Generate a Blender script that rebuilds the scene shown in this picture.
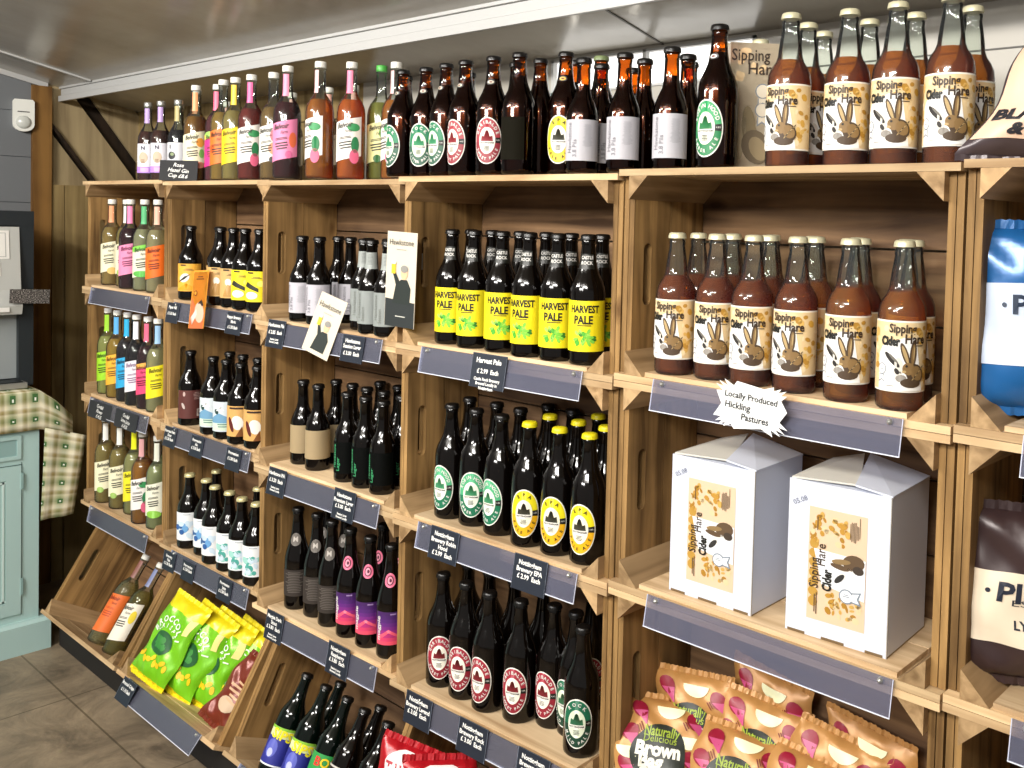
import bpy, bmesh, math, random
from mathutils import Vector, Matrix
PI = math.pi
for o in list(bpy.data.objects): bpy.data.objects.remove(o)
SC = bpy.context.scene
COL = SC.collection

# ---------------------------------------------------------------- camera
CAMPOS = Vector((3.61979, -1.26769, 1.50778))
yaw, pit, rol, FPX, U0, V0 = math.radians(-40.58685), math.radians(-2.12430), math.radians(1.56357), 961.339, 639.05, 259.5
Fv = Vector((math.sin(yaw)*math.cos(pit), math.cos(yaw)*math.cos(pit), math.sin(pit)))
Rv = Vector((math.cos(yaw), -math.sin(yaw), 0)); Uv = Rv.cross(Fv)
R2 = Rv*math.cos(rol)+Uv*math.sin(rol); U2 = -Rv*math.sin(rol)+Uv*math.cos(rol)
cam = bpy.data.cameras.new('camera'); camo = bpy.data.objects.new('camera', cam); COL.objects.link(camo)
M4 = Matrix((R2, U2, -Fv)).transposed().to_4x4(); M4.translation = CAMPOS
camo.matrix_world = M4
cam.sensor_width = 36; cam.lens = FPX/1024*36
cam.shift_x = (512-U0)/1024; cam.shift_y = (V0-384)/1024
cam.clip_start = .02
SC.camera = camo
# ---------------------------------------------------------------- view, world, lights
SC.view_settings.view_transform = 'Standard'; SC.view_settings.look = 'None'
SC.view_settings.gamma = 1; SC.view_settings.exposure = 0.0
try: SC.view_settings.use_curve_mapping = False
except Exception: pass
try:
    SC.cycles.use_denoising = True
    SC.cycles.max_bounces = 9; SC.cycles.transparent_max_bounces = 14; SC.cycles.transmission_bounces = 6
    SC.cycles.sample_clamp_indirect = 4
except Exception: pass
W = bpy.data.worlds.new('world'); SC.world = W; W.use_nodes = True
W.node_tree.nodes['Background'].inputs[0].default_value = (1, .96, .9, 1)
W.node_tree.nodes['Background'].inputs[1].default_value = .30
def area(name, loc, sx, sy, power, target, color=(1, .965, .91)):
    l = bpy.data.lights.new(name, 'AREA'); l.shape = 'RECTANGLE'; l.size = sx; l.size_y = sy; l.energy = power; l.color = color
    o = bpy.data.objects.new(name, l); COL.objects.link(o); o.location = loc
    o.rotation_euler = (Vector(target)-Vector(loc)).to_track_quat('-Z', 'Y').to_euler()
    return o
area('ceiling_lamp', (3.3, -1.9, 2.34), 1.2, .14, 46, (2.3, 0, 1.0))
area('ceiling_lamp', (1.1, -2.1, 2.38), 1.2, .14, 54, (1.1, 0, .9))
area('ceiling_lamp', (2.4, -3.4, 2.45), 1.5, .3, 74, (1.8, 0, .9))

# ---------------------------------------------------------------- materials
def lin(c):
    c = c.lstrip('#'); r = [int(c[i:i+2], 16)/255 for i in (0, 2, 4)]
    return tuple((x/12.92 if x <= .04045 else ((x+.055)/1.055)**2.4) for x in r)+(1,)
_M = {}
def P(hexc, rough=.5, metal=0, spec=.5, name=None, **kw):
    k = (hexc, rough, metal, spec, tuple(sorted(kw.items())))
    if k in _M: return _M[k]
    m = bpy.data.materials.new(name or 'paint_'+hexc.strip('#')); m.use_nodes = True
    b = m.node_tree.nodes['Principled BSDF']
    b.inputs['Base Color'].default_value = lin(hexc); b.inputs['Roughness'].default_value = rough
    b.inputs['Metallic'].default_value = metal; b.inputs['Specular IOR Level'].default_value = spec
    for a, v in kw.items(): b.inputs[a.replace('_', ' ')].default_value = v
    _M[k] = m; return m
def wood(name, dark, light, axis, rough=.65, sc=1.0, knots=True):
    m = bpy.data.materials.new(name); m.use_nodes = True; nt = m.node_tree; N = nt.nodes; L = nt.links
    b = N['Principled BSDF']; b.inputs['Roughness'].default_value = rough; b.inputs['Specular IOR Level'].default_value = .25
    tc = N.new('ShaderNodeTexCoord'); oi = N.new('ShaderNodeObjectInfo')
    add = N.new('ShaderNodeVectorMath'); add.operation = 'MULTIPLY_ADD'
    cb = N.new('ShaderNodeCombineXYZ')
    for i in range(3): L.new(oi.outputs['Random'], cb.inputs[i])
    L.new(cb.outputs[0], add.inputs[0]); add.inputs[1].default_value = (17, 31, 23); L.new(tc.outputs['Object'], add.inputs[2])
    mp = N.new('ShaderNodeMapping'); s = [38*sc]*3; s['xyz'.index(axis)] = 2.6*sc; mp.inputs['Scale'].default_value = s
    L.new(add.outputs[0], mp.inputs['Vector'])
    n1 = N.new('ShaderNodeTexNoise'); n1.inputs['Scale'].default_value = 1; n1.inputs['Detail'].default_value = 5; n1.inputs['Distortion'].default_value = .6
    L.new(mp.outputs[0], n1.inputs['Vector'])
    n2 = N.new('ShaderNodeTexNoise'); n2.inputs['Scale'].default_value = 6*sc; n2.inputs['Detail'].default_value = 3
    L.new(add.outputs[0], n2.inputs['Vector'])
    mx = N.new('ShaderNodeMath'); mx.operation = 'MULTIPLY_ADD'; L.new(n1.outputs[0], mx.inputs[0]); mx.inputs[1].default_value = .65
    m2 = N.new('ShaderNodeMath'); m2.operation = 'MULTIPLY'; L.new(n2.outputs[0], m2.inputs[0]); m2.inputs[1].default_value = .35
    L.new(m2.outputs[0], mx.inputs[2])
    cr = N.new('ShaderNodeValToRGB'); cr.color_ramp.elements[0].position = .36; cr.color_ramp.elements[1].position = .62
    cr.color_ramp.elements[0].color = lin(dark); cr.color_ramp.elements[1].color = lin(light)
    L.new(mx.outputs[0], cr.inputs[0])
    hs = N.new('ShaderNodeHueSaturation'); mr = N.new('ShaderNodeMapRange')
    mr.inputs['To Min'].default_value = .72; mr.inputs['To Max'].default_value = 1.15
    L.new(oi.outputs['Random'], mr.inputs['Value']); L.new(mr.outputs[0], hs.inputs['Value']); L.new(cr.outputs[0], hs.inputs['Color'])
    out = hs.outputs[0]
    if knots:
        vo = N.new('ShaderNodeTexVoronoi'); vo.inputs['Scale'].default_value = 1
        mp2 = N.new('ShaderNodeMapping'); s = [9*sc]*3; s['xyz'.index(axis)] = 4*sc; mp2.inputs['Scale'].default_value = s
        L.new(add.outputs[0], mp2.inputs['Vector']); L.new(mp2.outputs[0], vo.inputs['Vector'])
        c2 = N.new('ShaderNodeValToRGB'); c2.color_ramp.elements[0].position = .04; c2.color_ramp.elements[1].position = .13
        c2.color_ramp.elements[0].color = (.22, .14, .09, 1); c2.color_ramp.elements[1].color = (1, 1, 1, 1)
        L.new(vo.outputs['Distance'], c2.inputs[0])
        mm = N.new('ShaderNodeMix'); mm.data_type = 'RGBA'; mm.blend_type = 'MULTIPLY'; mm.inputs[0].default_value = .8
        L.new(out, mm.inputs[6]); L.new(c2.outputs[0], mm.inputs[7]); out = mm.outputs[2]
    L.new(out, b.inputs['Base Color'])
    bp = N.new('ShaderNodeBump'); bp.inputs['Strength'].default_value = .25; bp.inputs['Distance'].default_value = .003
    L.new(n1.outputs[0], bp.inputs['Height']); L.new(bp.outputs[0], b.inputs['Normal'])
    return m
W_SLAT = wood('pale_slat_wood', '#a98760', '#dcbf94', 'x', knots=False)
W_POST = wood('corner_post_wood', '#866a48', '#c4a378', 'y', knots=False)
W_SIDE = wood('crate_end_wood', '#644a2a', '#b08a56', 'z')
W_BACK = wood('crate_back_wood', '#543d2a', '#8c6c4c', 'x')
W_LINE = wood('shelf_board_wood', '#b4936c', '#e4c9a2', 'x', knots=False)
W_GREY = wood('weathered_board_wood', '#4f443c', '#7d6c5e', 'x')
W_PLANK = wood('rough_plank_wood', '#7a6540', '#ab9464', 'z', sc=.7)
W_DIAG = wood('diagonal_plank_wood', '#8a785a', '#b3a07a', 'z', sc=.6)
W_ORANGE = wood('orange_post_wood', '#64431f', '#9a713c', 'z', sc=.7)
W_DARK = wood('dark_wall_wood', '#1a130d', '#33261a', 'z')

def clear_glass(name, tint, rough=.03, milk=0.0, ior=1.45, milkcol='#dfe6ee'):
    m = bpy.data.materials.new(name); m.use_nodes = True; nt = m.node_tree; N = nt.nodes; L = nt.links
    N.remove(N['Principled BSDF']); out = N['Material Output']
    t = N.new('ShaderNodeBsdfTransparent'); t.inputs[0].default_value = lin(tint)
    g = N.new('ShaderNodeBsdfGlossy'); g.inputs['Roughness'].default_value = rough
    f = N.new('ShaderNodeFresnel'); f.inputs['IOR'].default_value = ior
    mx = N.new('ShaderNodeMixShader'); L.new(f.outputs[0], mx.inputs[0]); 
    last = t.outputs[0]
    if milk:
        d = N.new('ShaderNodeBsdfDiffuse'); d.inputs[0].default_value = lin(milkcol)
        m1 = N.new('ShaderNodeMixShader'); m1.inputs[0].default_value = milk; L.new(t.outputs[0], m1.inputs[1]); L.new(d.outputs[0], m1.inputs[2]); last = m1.outputs[0]
    L.new(last, mx.inputs[1]); L.new(g.outputs[0], mx.inputs[2]); L.new(mx.outputs[0], out.inputs[0])
    return m
G_CLEAR = clear_glass('clear_bottle_glass', '#eef3ee', .03, .02)
G_BROWN = clear_glass('amber_bottle_glass', '#cf8a34', .05)
G_STRIP = clear_glass('clear_acrylic', '#e2e4ee', .2, .17, 1.4, '#a2a4bc')
G_DARK = P('#070403', .09, 0, .5, 'dark_brown_bottle_glass')
G_GREENB = P('#040c08', .09, 0, .5, 'dark_green_bottle_glass')
_LQ = {}
def liquid(hexc, tr=.8, tint=None):
    k = (hexc, tr, tint)
    if k in _LQ: return _LQ[k]
    m = bpy.data.materials.new('liquid_'+hexc.strip('#')); m.use_nodes = True; nt = m.node_tree; b = nt.nodes['Principled BSDF']
    b.inputs['Base Color'].default_value = lin(hexc); b.inputs['Roughness'].default_value = .15
    t = nt.nodes.new('ShaderNodeBsdfTransparent'); c = lin(tint or hexc); t.inputs[0].default_value = tuple(min(1, x**.55) for x in c[:3])+(1,)
    mx = nt.nodes.new('ShaderNodeMixShader'); mx.inputs[0].default_value = tr
    nt.links.new(b.outputs[0], mx.inputs[1]); nt.links.new(t.outputs[0], mx.inputs[2]); nt.links.new(mx.outputs[0], nt.nodes['Material Output'].inputs[0])
    _LQ[k] = m; return m
L_ALE = P('#120804', .15, 0, .5, 'dark_ale_liquid')

# ---------------------------------------------------------------- mesh helpers
class MB:
    def __init__(s): s.v = []; s.f = []; s.mi = []; s.mats = []; s.sm = []
    def mat(s, m):
        if m not in s.mats: s.mats.append(m)
        return s.mats.index(m)
    def add(s, vs, fs, m, smooth=False):
        o = len(s.v); s.v += [tuple(v) for v in vs]; k = s.mat(m)
        for f in fs: s.f.append([i+o for i in f]); s.mi.append(k); s.sm.append(smooth)
    def box(s, a, b, m, T=None):
        (x0, y0, z0), (x1, y1, z1) = a, b
        vs = [Vector(p) for p in ((x0,y0,z0),(x1,y0,z0),(x1,y1,z0),(x0,y1,z0),(x0,y0,z1),(x1,y0,z1),(x1,y1,z1),(x0,y1,z1))]
        if T: vs = [T@v for v in vs]
        s.add(vs, [(0,3,2,1),(4,5,6,7),(0,1,5,4),(1,2,6,5),(2,3,7,6),(3,0,4,7)], m)
    def prism(s, pts, d, m, T=None):     # pts: list of Vector-like 3D base polygon, d: extrusion vector
        n = len(pts); a = [Vector(p) for p in pts]; b = [p+Vector(d) for p in a]; vs = a+b
        if T: vs = [T@v for v in vs]
        s.add(vs, [list(range(n))[::-1], [i+n for i in range(n)]]+[(i, (i+1) % n, (i+1) % n+n, i+n) for i in range(n)], m)
    def lathe(s, prof, segs, m, T=None, smooth=True, flute=0):
        vs = []; fs = []; n = len(prof)
        for r, z in prof:
            for k in range(segs):
                rr = r*(1+(flute if k % 2 else 0))
                a = 2*PI*k/segs; vs.append(Vector((rr*math.cos(a), rr*math.sin(a), z)))
        for i in range(n-1):
            for k in range(segs):
                k2 = (k+1) % segs
                fs.append((i*segs+k, i*segs+k2, (i+1)*segs+k2, (i+1)*segs+k))
        if T: vs = [T@v for v in vs]
        s.add(vs, fs, m, smooth)
        s.add(vs[:segs], [list(range(segs))[::-1]], m); s.add(vs[-segs:], [list(range(segs))], m)
    def outline(s, outer, holes, z0, z1, m, fn):   # 2D outline with holes extruded, mapped by fn(u,v,w)
        bm = bmesh.new(); es = []
        for loop in [outer]+holes:
            vs = [bm.verts.new((p[0], p[1], 0)) for p in loop]
            es += [bm.edges.new((vs[i], vs[(i+1) % len(vs)])) for i in range(len(vs))]
        bmesh.ops.triangle_fill(bm, use_beauty=True, use_dissolve=False, edges=es)
        bm.verts.index_update(); V = [v.co.copy() for v in bm.verts]; T = [[v.index for v in f.verts] for f in bm.faces]
        bm.free(); n = len(V)
        vs = [fn(v.x, v.y, z0) for v in V]+[fn(v.x, v.y, z1) for v in V]
        fs = [t[::-1] for t in T]+[[i+n for i in t] for t in T]; o = 0
        for loop in [outer]+holes:
            k = len(loop)
            fs += [(o+i, o+(i+1) % k, o+(i+1) % k+n, o+i+n) for i in range(k)]; o += k
        s.add(vs, fs, m)
    def mesh(s, name, recalc=True):
        me = bpy.data.meshes.new(name); me.from_pydata(s.v, [], s.f)
        for m in s.mats: me.materials.append(m)
        me.polygons.foreach_set('material_index', s.mi); me.polygons.foreach_set('use_smooth', s.sm)
        if recalc:
            bm = bmesh.new(); bm.from_mesh(me); bmesh.ops.recalc_face_normals(bm, faces=bm.faces); bm.to_mesh(me); bm.free()
        me.update(); return me
def link(name, me, parent=None, loc=None, rot=None):
    o = bpy.data.objects.new(name, me); COL.objects.link(o)
    if parent: o.parent = parent
    if loc is not None: o.location = loc
    if rot is not None: o.rotation_euler = rot
    return o
def tag(o, label, cat=None, group=None):
    o['label'] = label
    if cat: o['category'] = cat
    if group: o['group'] = group
    return o
def struct(name, mb):
    o = link(name, mb.mesh(name)); o['kind'] = 'structure'; return o

_T = {}
def text_mesh(s, bold=0.0, shear=0.0):
    k = (s, bold, shear)
    if k in _T: return _T[k]
    c = bpy.data.curves.new('t', 'FONT'); c.body = s; c.align_x = 'CENTER'; c.align_y = 'CENTER'; c.resolution_u = 2
    c.offset = bold; c.shear = shear; c.size = 1
    o = bpy.data.objects.new('t', c); COL.objects.link(o)
    dg = bpy.context.evaluated_depsgraph_get(); me = bpy.data.meshes.new_from_object(o.evaluated_get(dg))
    v = [(p.co.x, p.co.y) for p in me.vertices]; f = [list(p.vertices) for p in me.polygons]
    bpy.data.objects.remove(o); bpy.data.curves.remove(c); bpy.data.meshes.remove(me)
    if v:
        x0, x1 = min(p[0] for p in v), max(p[0] for p in v); xm = (x0+x1)/2
        v = [(a-xm, b) for a, b in v]; w = x1-x0
    else: w = 1
    _T[k] = (v, f, w); return _T[k]
class Dec:      # flat artwork in (u, v) metres, wrapped on a surface by fn(u, v, off)
    def __init__(s): s.it = []
    def poly(s, pts, m, layer=1): s.it.append((pts, m, layer)); return s
    def rect(s, a, b, c, d, m, layer=1): return s.poly([(a, b), (c, b), (c, d), (a, d)], m, layer)
    def ell(s, cu, cv, ru, rv, m, layer=1, n=24, rot=0, a0=0, a1=2*PI):
        full = abs(a1-a0-2*PI) < 1e-6; pts = []
        for i in range(n if full else n+1):
            a = a0+(a1-a0)*i/n; x, y = ru*math.cos(a), rv*math.sin(a)
            pts.append((cu+x*math.cos(rot)-y*math.sin(rot), cv+x*math.sin(rot)+y*math.cos(rot)))
        return s.poly(pts, m, layer)
    def text(s, t, cu, cv, size, m, layer=3, rot=0, bold=0.0, shear=0.0, width=None, maxw=None):
        v, f, w = text_mesh(t, bold, shear); sx = sy = size
        if width: sx = width/w
        if maxw and w*sx > maxw: sx = maxw/w
        c, q = math.cos(rot), math.sin(rot)
        s.it.append(('T', [(cu+x*sx*c-y*sy*q, cv+x*sx*q+y*sy*c) for x, y in v], f, m, layer)); return s
    def arc(s, t, cu, cv, ru, rv, a0, a1, size, m, layer=3, bold=0.02, flip=False):
        n = len(t); mid_, sp_ = (a0+a1)/2, min(abs(a1-a0), n*.34)/2*(1 if a1 > a0 else -1); a0, a1 = mid_-sp_, mid_+sp_
        for i, ch in enumerate(t):
            if ch == ' ': continue
            a = a0+(a1-a0)*(i/(n-1) if n > 1 else .5)
            s.text(ch, cu+ru*math.cos(a), cv+rv*math.sin(a), size, m, layer, rot=a-PI/2+(PI if flip else 0), bold=bold)
        return s
    def lines(s, cu, cv, w, h, n, m, layer=3, seed=1, rot=0):
        r = random.Random(seed); c, q = math.cos(rot), math.sin(rot)
        for i in range(n):
            ww = w*r.uniform(.55, 1); y = -i*h*2.1
            pts = [(-ww/2, y), (ww/2, y), (ww/2, y+h), (-ww/2, y+h)]
            s.poly([(cu+x*c-yy*q, cv+x*q+yy*c) for x, yy in pts], m, layer)
        return s
    def into(s, mb, fn, du=.012, dv=None, eps=.00025):
        for it in s.it:
            if it[0] == 'T':
                _, v, f, m, layer = it
                mb.add([fn(x, y, eps*layer) for x, y in v], f, m, False); continue
            pts, m, layer = it
            bm = bmesh.new(); vs = [bm.verts.new((p[0], p[1], 0)) for p in pts]
            bm.faces.new(vs)
            xs = [p[0] for p in pts]; ys = [p[1] for p in pts]
            for (ax, lo, hi, st) in ((0, min(xs), max(xs), du), (1, min(ys), max(ys), dv)):
                if not st: continue
                k = math.floor(lo/st)+1
                while k*st < hi-1e-5:
                    no = (1, 0, 0) if ax == 0 else (0, 1, 0)
                    bmesh.ops.bisect_plane(bm, geom=bm.verts[:]+bm.edges[:]+bm.faces[:], plane_co=Vector(no)*k*st, plane_no=no)
                    k += 1
            bmesh.ops.triangulate(bm, faces=[f for f in bm.faces if len(f.verts) > 4])
            bm.verts.index_update()
            mb.add([fn(v.co.x, v.co.y, eps*layer) for v in bm.verts], [[v.index for v in f.verts] for f in bm.faces], m, True)
            bm.free()
        return mb
def cyl(r):
    return lambda u, v, off: Vector(((r+off)*math.sin(u/r), -(r+off)*math.cos(u/r), v))
def flat(u, v, off): return Vector((u, -off, v))

WHITE = P('#e2e0da', .55); BLACK = P('#16150f', .5); SLATE = P('#1c2330', .5)
GOLD = P('#d8b93a', .35, .6); CAPW = P('#e9e7de', .4); CAPK = P('#0d0b0a', .35); CAPGOLD = P('#d9cf9a', .35, .4); CAPY = P('#e6d61a', .4); CAPG = P('#76835a', .4)
SILV = P('#b9b9b4', .3, .7)

# ---------------------------------------------------------------- the room
UW = .62; CH = .37345; TOP = 1.60
ceil_z = lambda y: 1.990-.22*(y-.14)
XR = 5.2; XL = -.66
def mat_floor():
    m = bpy.data.materials.new('slate_floor_tiles'); m.use_nodes = True; nt = m.node_tree; N = nt.nodes; L = nt.links; b = N['Principled BSDF']
    tc = N.new('ShaderNodeTexCoord'); mp = N.new('ShaderNodeMapping'); mp.inputs['Location'].default_value = (.19, .18, 0)
    L.new(tc.outputs['Object'], mp.inputs[0])
    br = N.new('ShaderNodeTexBrick'); br.inputs['Scale'].default_value = 1; br.inputs['Brick Width'].default_value = .61; br.inputs['Row Height'].default_value = .61
    br.offset = .0; br.inputs['Mortar Size'].default_value = .003
    br.inputs['Color1'].default_value = lin('#8b7e6c'); br.inputs['Color2'].default_value = lin('#7a6e5e'); br.inputs['Mortar'].default_value = lin('#645949')
    L.new(mp.outputs[0], br.inputs['Vector'])
    n = N.new('ShaderNodeTexNoise'); n.inputs['Scale'].default_value = 5; n.inputs['Detail'].default_value = 9; n.inputs['Roughness'].default_value = .7; n.inputs['Distortion'].default_value = .8
    L.new(tc.outputs['Object'], n.inputs['Vector'])
    cr = N.new('ShaderNodeValToRGB'); cr.color_ramp.elements[0].position = .35; cr.color_ramp.elements[1].position = .68
    cr.color_ramp.elements[0].color = (.42, .4, .38, 1); cr.color_ramp.elements[1].color = (1.25, 1.2, 1.1, 1); L.new(n.outputs[0], cr.inputs[0])
    mm = N.new('ShaderNodeMix'); mm.data_type = 'RGBA'; mm.blend_type = 'MULTIPLY'; mm.inputs[0].default_value = 1
    L.new(br.outputs['Color'], mm.inputs[6]); L.new(cr.outputs[0], mm.inputs[7]); L.new(mm.outputs[2], b.inputs['Base Color'])
    b.inputs['Roughness'].default_value = .5
    bp = N.new('ShaderNodeBump'); bp.inputs['Strength'].default_value = .3; bp.inputs['Distance'].default_value = .004; L.new(n.outputs[0], bp.inputs['Height']); L.new(bp.outputs[0], b.inputs['Normal'])
    return m
def mat_ceiling():
    m = bpy.data.materials.new('satin_ceiling_panel'); m.use_nodes = True; nt = m.node_tree; N = nt.nodes; L = nt.links; b = N['Principled BSDF']
    tc = N.new('ShaderNodeTexCoord'); n = N.new('ShaderNodeTexNoise'); n.inputs['Scale'].default_value = 2.2; n.inputs['Detail'].default_value = 5
    L.new(tc.outputs['Object'], n.inputs['Vector'])
    cr = N.new('ShaderNodeValToRGB'); cr.color_ramp.elements[0].position = .3; cr.color_ramp.elements[1].position = .7
    cr.color_ramp.elements[0].color = lin('#a09a8e'); cr.color_ramp.elements[1].color = lin('#c2bdb2'); L.new(n.outputs[0], cr.inputs[0])
    L.new(cr.outputs[0], b.inputs['Base Color']); b.inputs['Roughness'].default_value = .22; b.inputs['Specular IOR Level'].default_value = .7
    n2 = N.new('ShaderNodeTexNoise'); n2.inputs['Scale'].default_value = 14; L.new(tc.outputs['Object'], n2.inputs['Vector'])
    bp = N.new('ShaderNodeBump'); bp.inputs['Strength'].default_value = .12; bp.inputs['Distance'].default_value = .01; L.new(n2.outputs[0], bp.inputs['Height']); L.new(bp.outputs[0], b.inputs['Normal'])
    return m
b = MB(); b.box((XL-.1, -4.2, -.05), (XR, .6, 0), mat_floor()); struct('floor', b)
CEIL = mat_ceiling()
def slab(name, x0, x1, y0, y1, m, t=.02, dz=0):
    b = MB(); b.prism([(x0, y0, ceil_z(y0)+dz), (x0, y1, ceil_z(y1)+dz), (x0, y1, ceil_z(y1)+dz+t), (x0, y0, ceil_z(y0)+dz+t)], (x1-x0, 0, 0), m)
    return struct(name, b)
slab('ceiling', XL-.1, XR, -4.2, .6, CEIL)
TRIMW = P('#b9b9b7', .4)
slab('trim_1', XL+.33, XL+.35, -4.2, .135, TRIMW, .006, -.006)        # bead along the panel joint
slab('trim_2', XL-.0, XL+.014, -4.2, .10, TRIMW, .02, -.02)          # white moulding at the left wall
slab('trim_3', 2.2, 2.206, .2, .45, P('#4a443a', .5), .002, -.002)     # dark seam behind the beam
b = MB(); b.box((XL+.002, .14, 1.932), (XR, .150, 1.9535), TRIMW); b.box((XL+.002, .150, 1.957), (XR, .160, 1.99), TRIMW); b.box((XL+.002, .142, 1.982), (XR, .156, 1.993), TRIMW)
struct('trim_4', b)
GREYW = P('#6f7275', .6)
b = MB()
for i in range(12):
    z0 = -.07+i*.1775
    b.box((XL-.02, -4.2, max(0, z0)), (XL, .045, z0+.1745), GREYW); b.box((XL-.025, -4.2, z0+.174), (XL-.004, .045, z0+.178), P('#4c4f52', .7))
struct('wall_left', b)
b = MB(); b.box((XL-.06, .0, 0), (XL-.03, .5, 2.0), W_DARK); struct('wall_far', b)
b = MB(); b.box((XL-.03, .045, 0), (XL+.022, .112, 1.985), W_ORANGE); struct('trim_5', b)
b = MB()   # vertical planks beside the crates, and diagonal planks above
for (y0, y1) in ((.118, .16), (.163, .26), (.262, .36)):
    b.box((XL-.02, y0, 0), (XL+.012+(.012 if y0 > .16 else 0), y1, 1.60), W_PLANK)
struct('trim_6', b)
def diag(name, c0, width, th=.0, mat=None, x=XL-.02, t=.014, ln=.62):
    b = MB(); ang = math.radians(-54)
    T = Matrix.Translation((x, c0[0], c0[1])) @ Matrix.Rotation(ang-PI/2+PI, 4, 'X')
    b.box((0, -width/2, -ln/2), (t, width/2, ln/2), mat or W_DIAG, T)
    return struct(name, b)
diag('trim_7', (.14, 1.64), .16, ln=.5); diag('trim_8', (.25, 1.78), .13, ln=.6); diag('trim_9', (.41, 1.86), .12, ln=.6)
diag('trim_10', (.215, 1.70), .012, mat=W_DARK, t=.03, ln=.42)
# back wall: rough planks on the left, pale panels to the right with a high window
b = MB()
for i in range(14):
    z0 = i*.14; b.box((XL-.05, .45, z0), (1.0, .475, z0+.136), W_PLANK)
b.box((XL-.05, .475, 0), (1.0, .49, 2.0), W_DARK); struct('wall_back', b)
PANEL = P('#aba69b', .3)
WX0, WX1, WZ0, WZ1 = 1.84, 2.46, 1.828, 1.915
b = MB(); b.box((1.0, .45, 0), (XR, .48, WZ0), PANEL); b.box((1.0, .45, WZ1), (XR, .48, 2.0), PANEL)
b.box((1.0, .45, WZ0), (WX0, .48, WZ1), PANEL); b.box((WX1, .45, WZ0), (XR, .48, WZ1), PANEL); b.box((2.47, .447, 1.835), (XR, .4502, 1.8375), P('#55524c', .5)); struct('wall_back_panel', b)
w = bpy.data.objects.new('window_1', None); COL.objects.link(w); w.location = (WX0, .45, WZ0); w['kind'] = 'structure'
b = MB(); ww, wh = WX1-WX0, WZ1-WZ0
for a in (((0,-.004,0),(ww,.02,.006)), ((0,-.004,wh-.006),(ww,.02,wh)), ((0,-.004,0),(.008,.02,wh)), ((ww-.008,-.004,0),(ww,.02,wh)), ((ww*.5-.005,-.004,0),(ww*.5+.005,.02,wh))): b.box(a[0], a[1], TRIMW)
link('window_frame', b.mesh('window_frame'), w)
em = bpy.data.materials.new('frosted_daylight_pane'); em.use_nodes = True; nb = em.node_tree.nodes['Principled BSDF']
nb.inputs['Base Color'].default_value = (.8, .8, .8, 1); nb.inputs['Emission Color'].default_value = (1, .98, .93, 1); nb.inputs['Emission Strength'].default_value = 1.35
b = MB(); b.box((.006, .010, .005), (ww-.006, .014, wh-.005), em); link('pane', b.mesh('pane'), w)

# ---------------------------------------------------------------- crates
def rslot(cx, cz, w, h, n=8):
    p = []; r = w/2
    for i in range(n+1): a = PI*i/n; p.append((cx+r*math.cos(a), cz+h/2-r+r*math.sin(a)))
    for i in range(n+1): a = PI+PI*i/n; p.append((cx+r*math.cos(a), cz-h/2+r+r*math.sin(a)))
    return p
CW = .616; CD = .235
def crate_meshes():
    D = {}
    # one end panel: two boards deep, each of two plies, with a hand slot near the front
    def endp():
        b = MB()
        for (x0, x1) in ((0, .0105), (.012, .0225)):
            b.outline([(.018, .012), (.1205, .012), (.1205, CH-.013), (.018, CH-.013)], [rslot(.058, CH*.5, .022, .112)], x0, x1, W_SIDE, lambda u, v, w: Vector((w, u, v)))
            b.box((x0, .1225, .012), (x1, .222, CH-.013), W_SIDE)
        return b.mesh('end_panel')
    D['end'] = endp()
    def slats(sign):
        b = MB(); z = lambda a: a if sign > 0 else CH-.001-a
        def zb(x0, y0, z0, x1, y1, z1, m): b.box((x0, y0, min(z(z0), z(z1))), (x1, y1, max(z(z0), z(z1))), m)
        zb(0, 0, 0, CW, .062, .0115, W_SLAT); zb(0, .066, .0005, CW, .146, .0115, W_SLAT); zb(0, .150, .0, CW, .224, .0115, W_SLAT)
        return b.mesh('slat_panel')
    D['slat_bottom'] = slats(1); D['slat_top'] = slats(-1)
    b = MB()
    for i in range(3):
        z0 = .001+i*(CH-.003)/3; b.box((0, .2245, z0), (CW, .235, z0+(CH-.003)/3-.004), W_BACK)
    D['back'] = b.mesh('back_panel')
    q = .041
    for nm, sx, sz in (('bl', 1, 1), ('br', -1, 1), ('tl', 1, -1), ('tr', -1, -1)):
        x = .0228 if sx > 0 else CW-.0228; z = .0118 if sz > 0 else CH-.0128
        b = MB(); b.prism([(x, .001, z), (x+sx*q, .001, z), (x, .001, z+sz*q)], (0, .223, 0), W_POST); D[nm] = b.mesh('corner_post')
    b = MB(); b.box((.0665, .006, .0118), (CW-.0665, .113, .0195), W_LINE); b.box((.0665, .116, .0118), (CW-.0665, .2235, .0195), W_LINE); D['liner'] = b.mesh('shelf_board')
    return D
CM = crate_meshes()
def crate(x, y, z, rz, tilt, label, group, liner=True):
    r = bpy.data.objects.new('wooden_crate', None); COL.objects.link(r); r.location = (x, y, z)
    r.rotation_euler = (-math.radians(tilt), 0, rz); tag(r, label, 'crate', group)
    link('end_panel', CM['end'], r); link('end_panel', CM['end'], r, (CW-.0225, 0, 0))
    link('slat_panel', CM['slat_bottom'], r); link('slat_panel', CM['slat_top'], r); link('back_panel', CM['back'], r)
    for k in ('bl', 'br', 'tl', 'tr'): link('corner_post', CM[k], r)
    if liner: link('shelf_board', CM['liner'], r)
    return r
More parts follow.
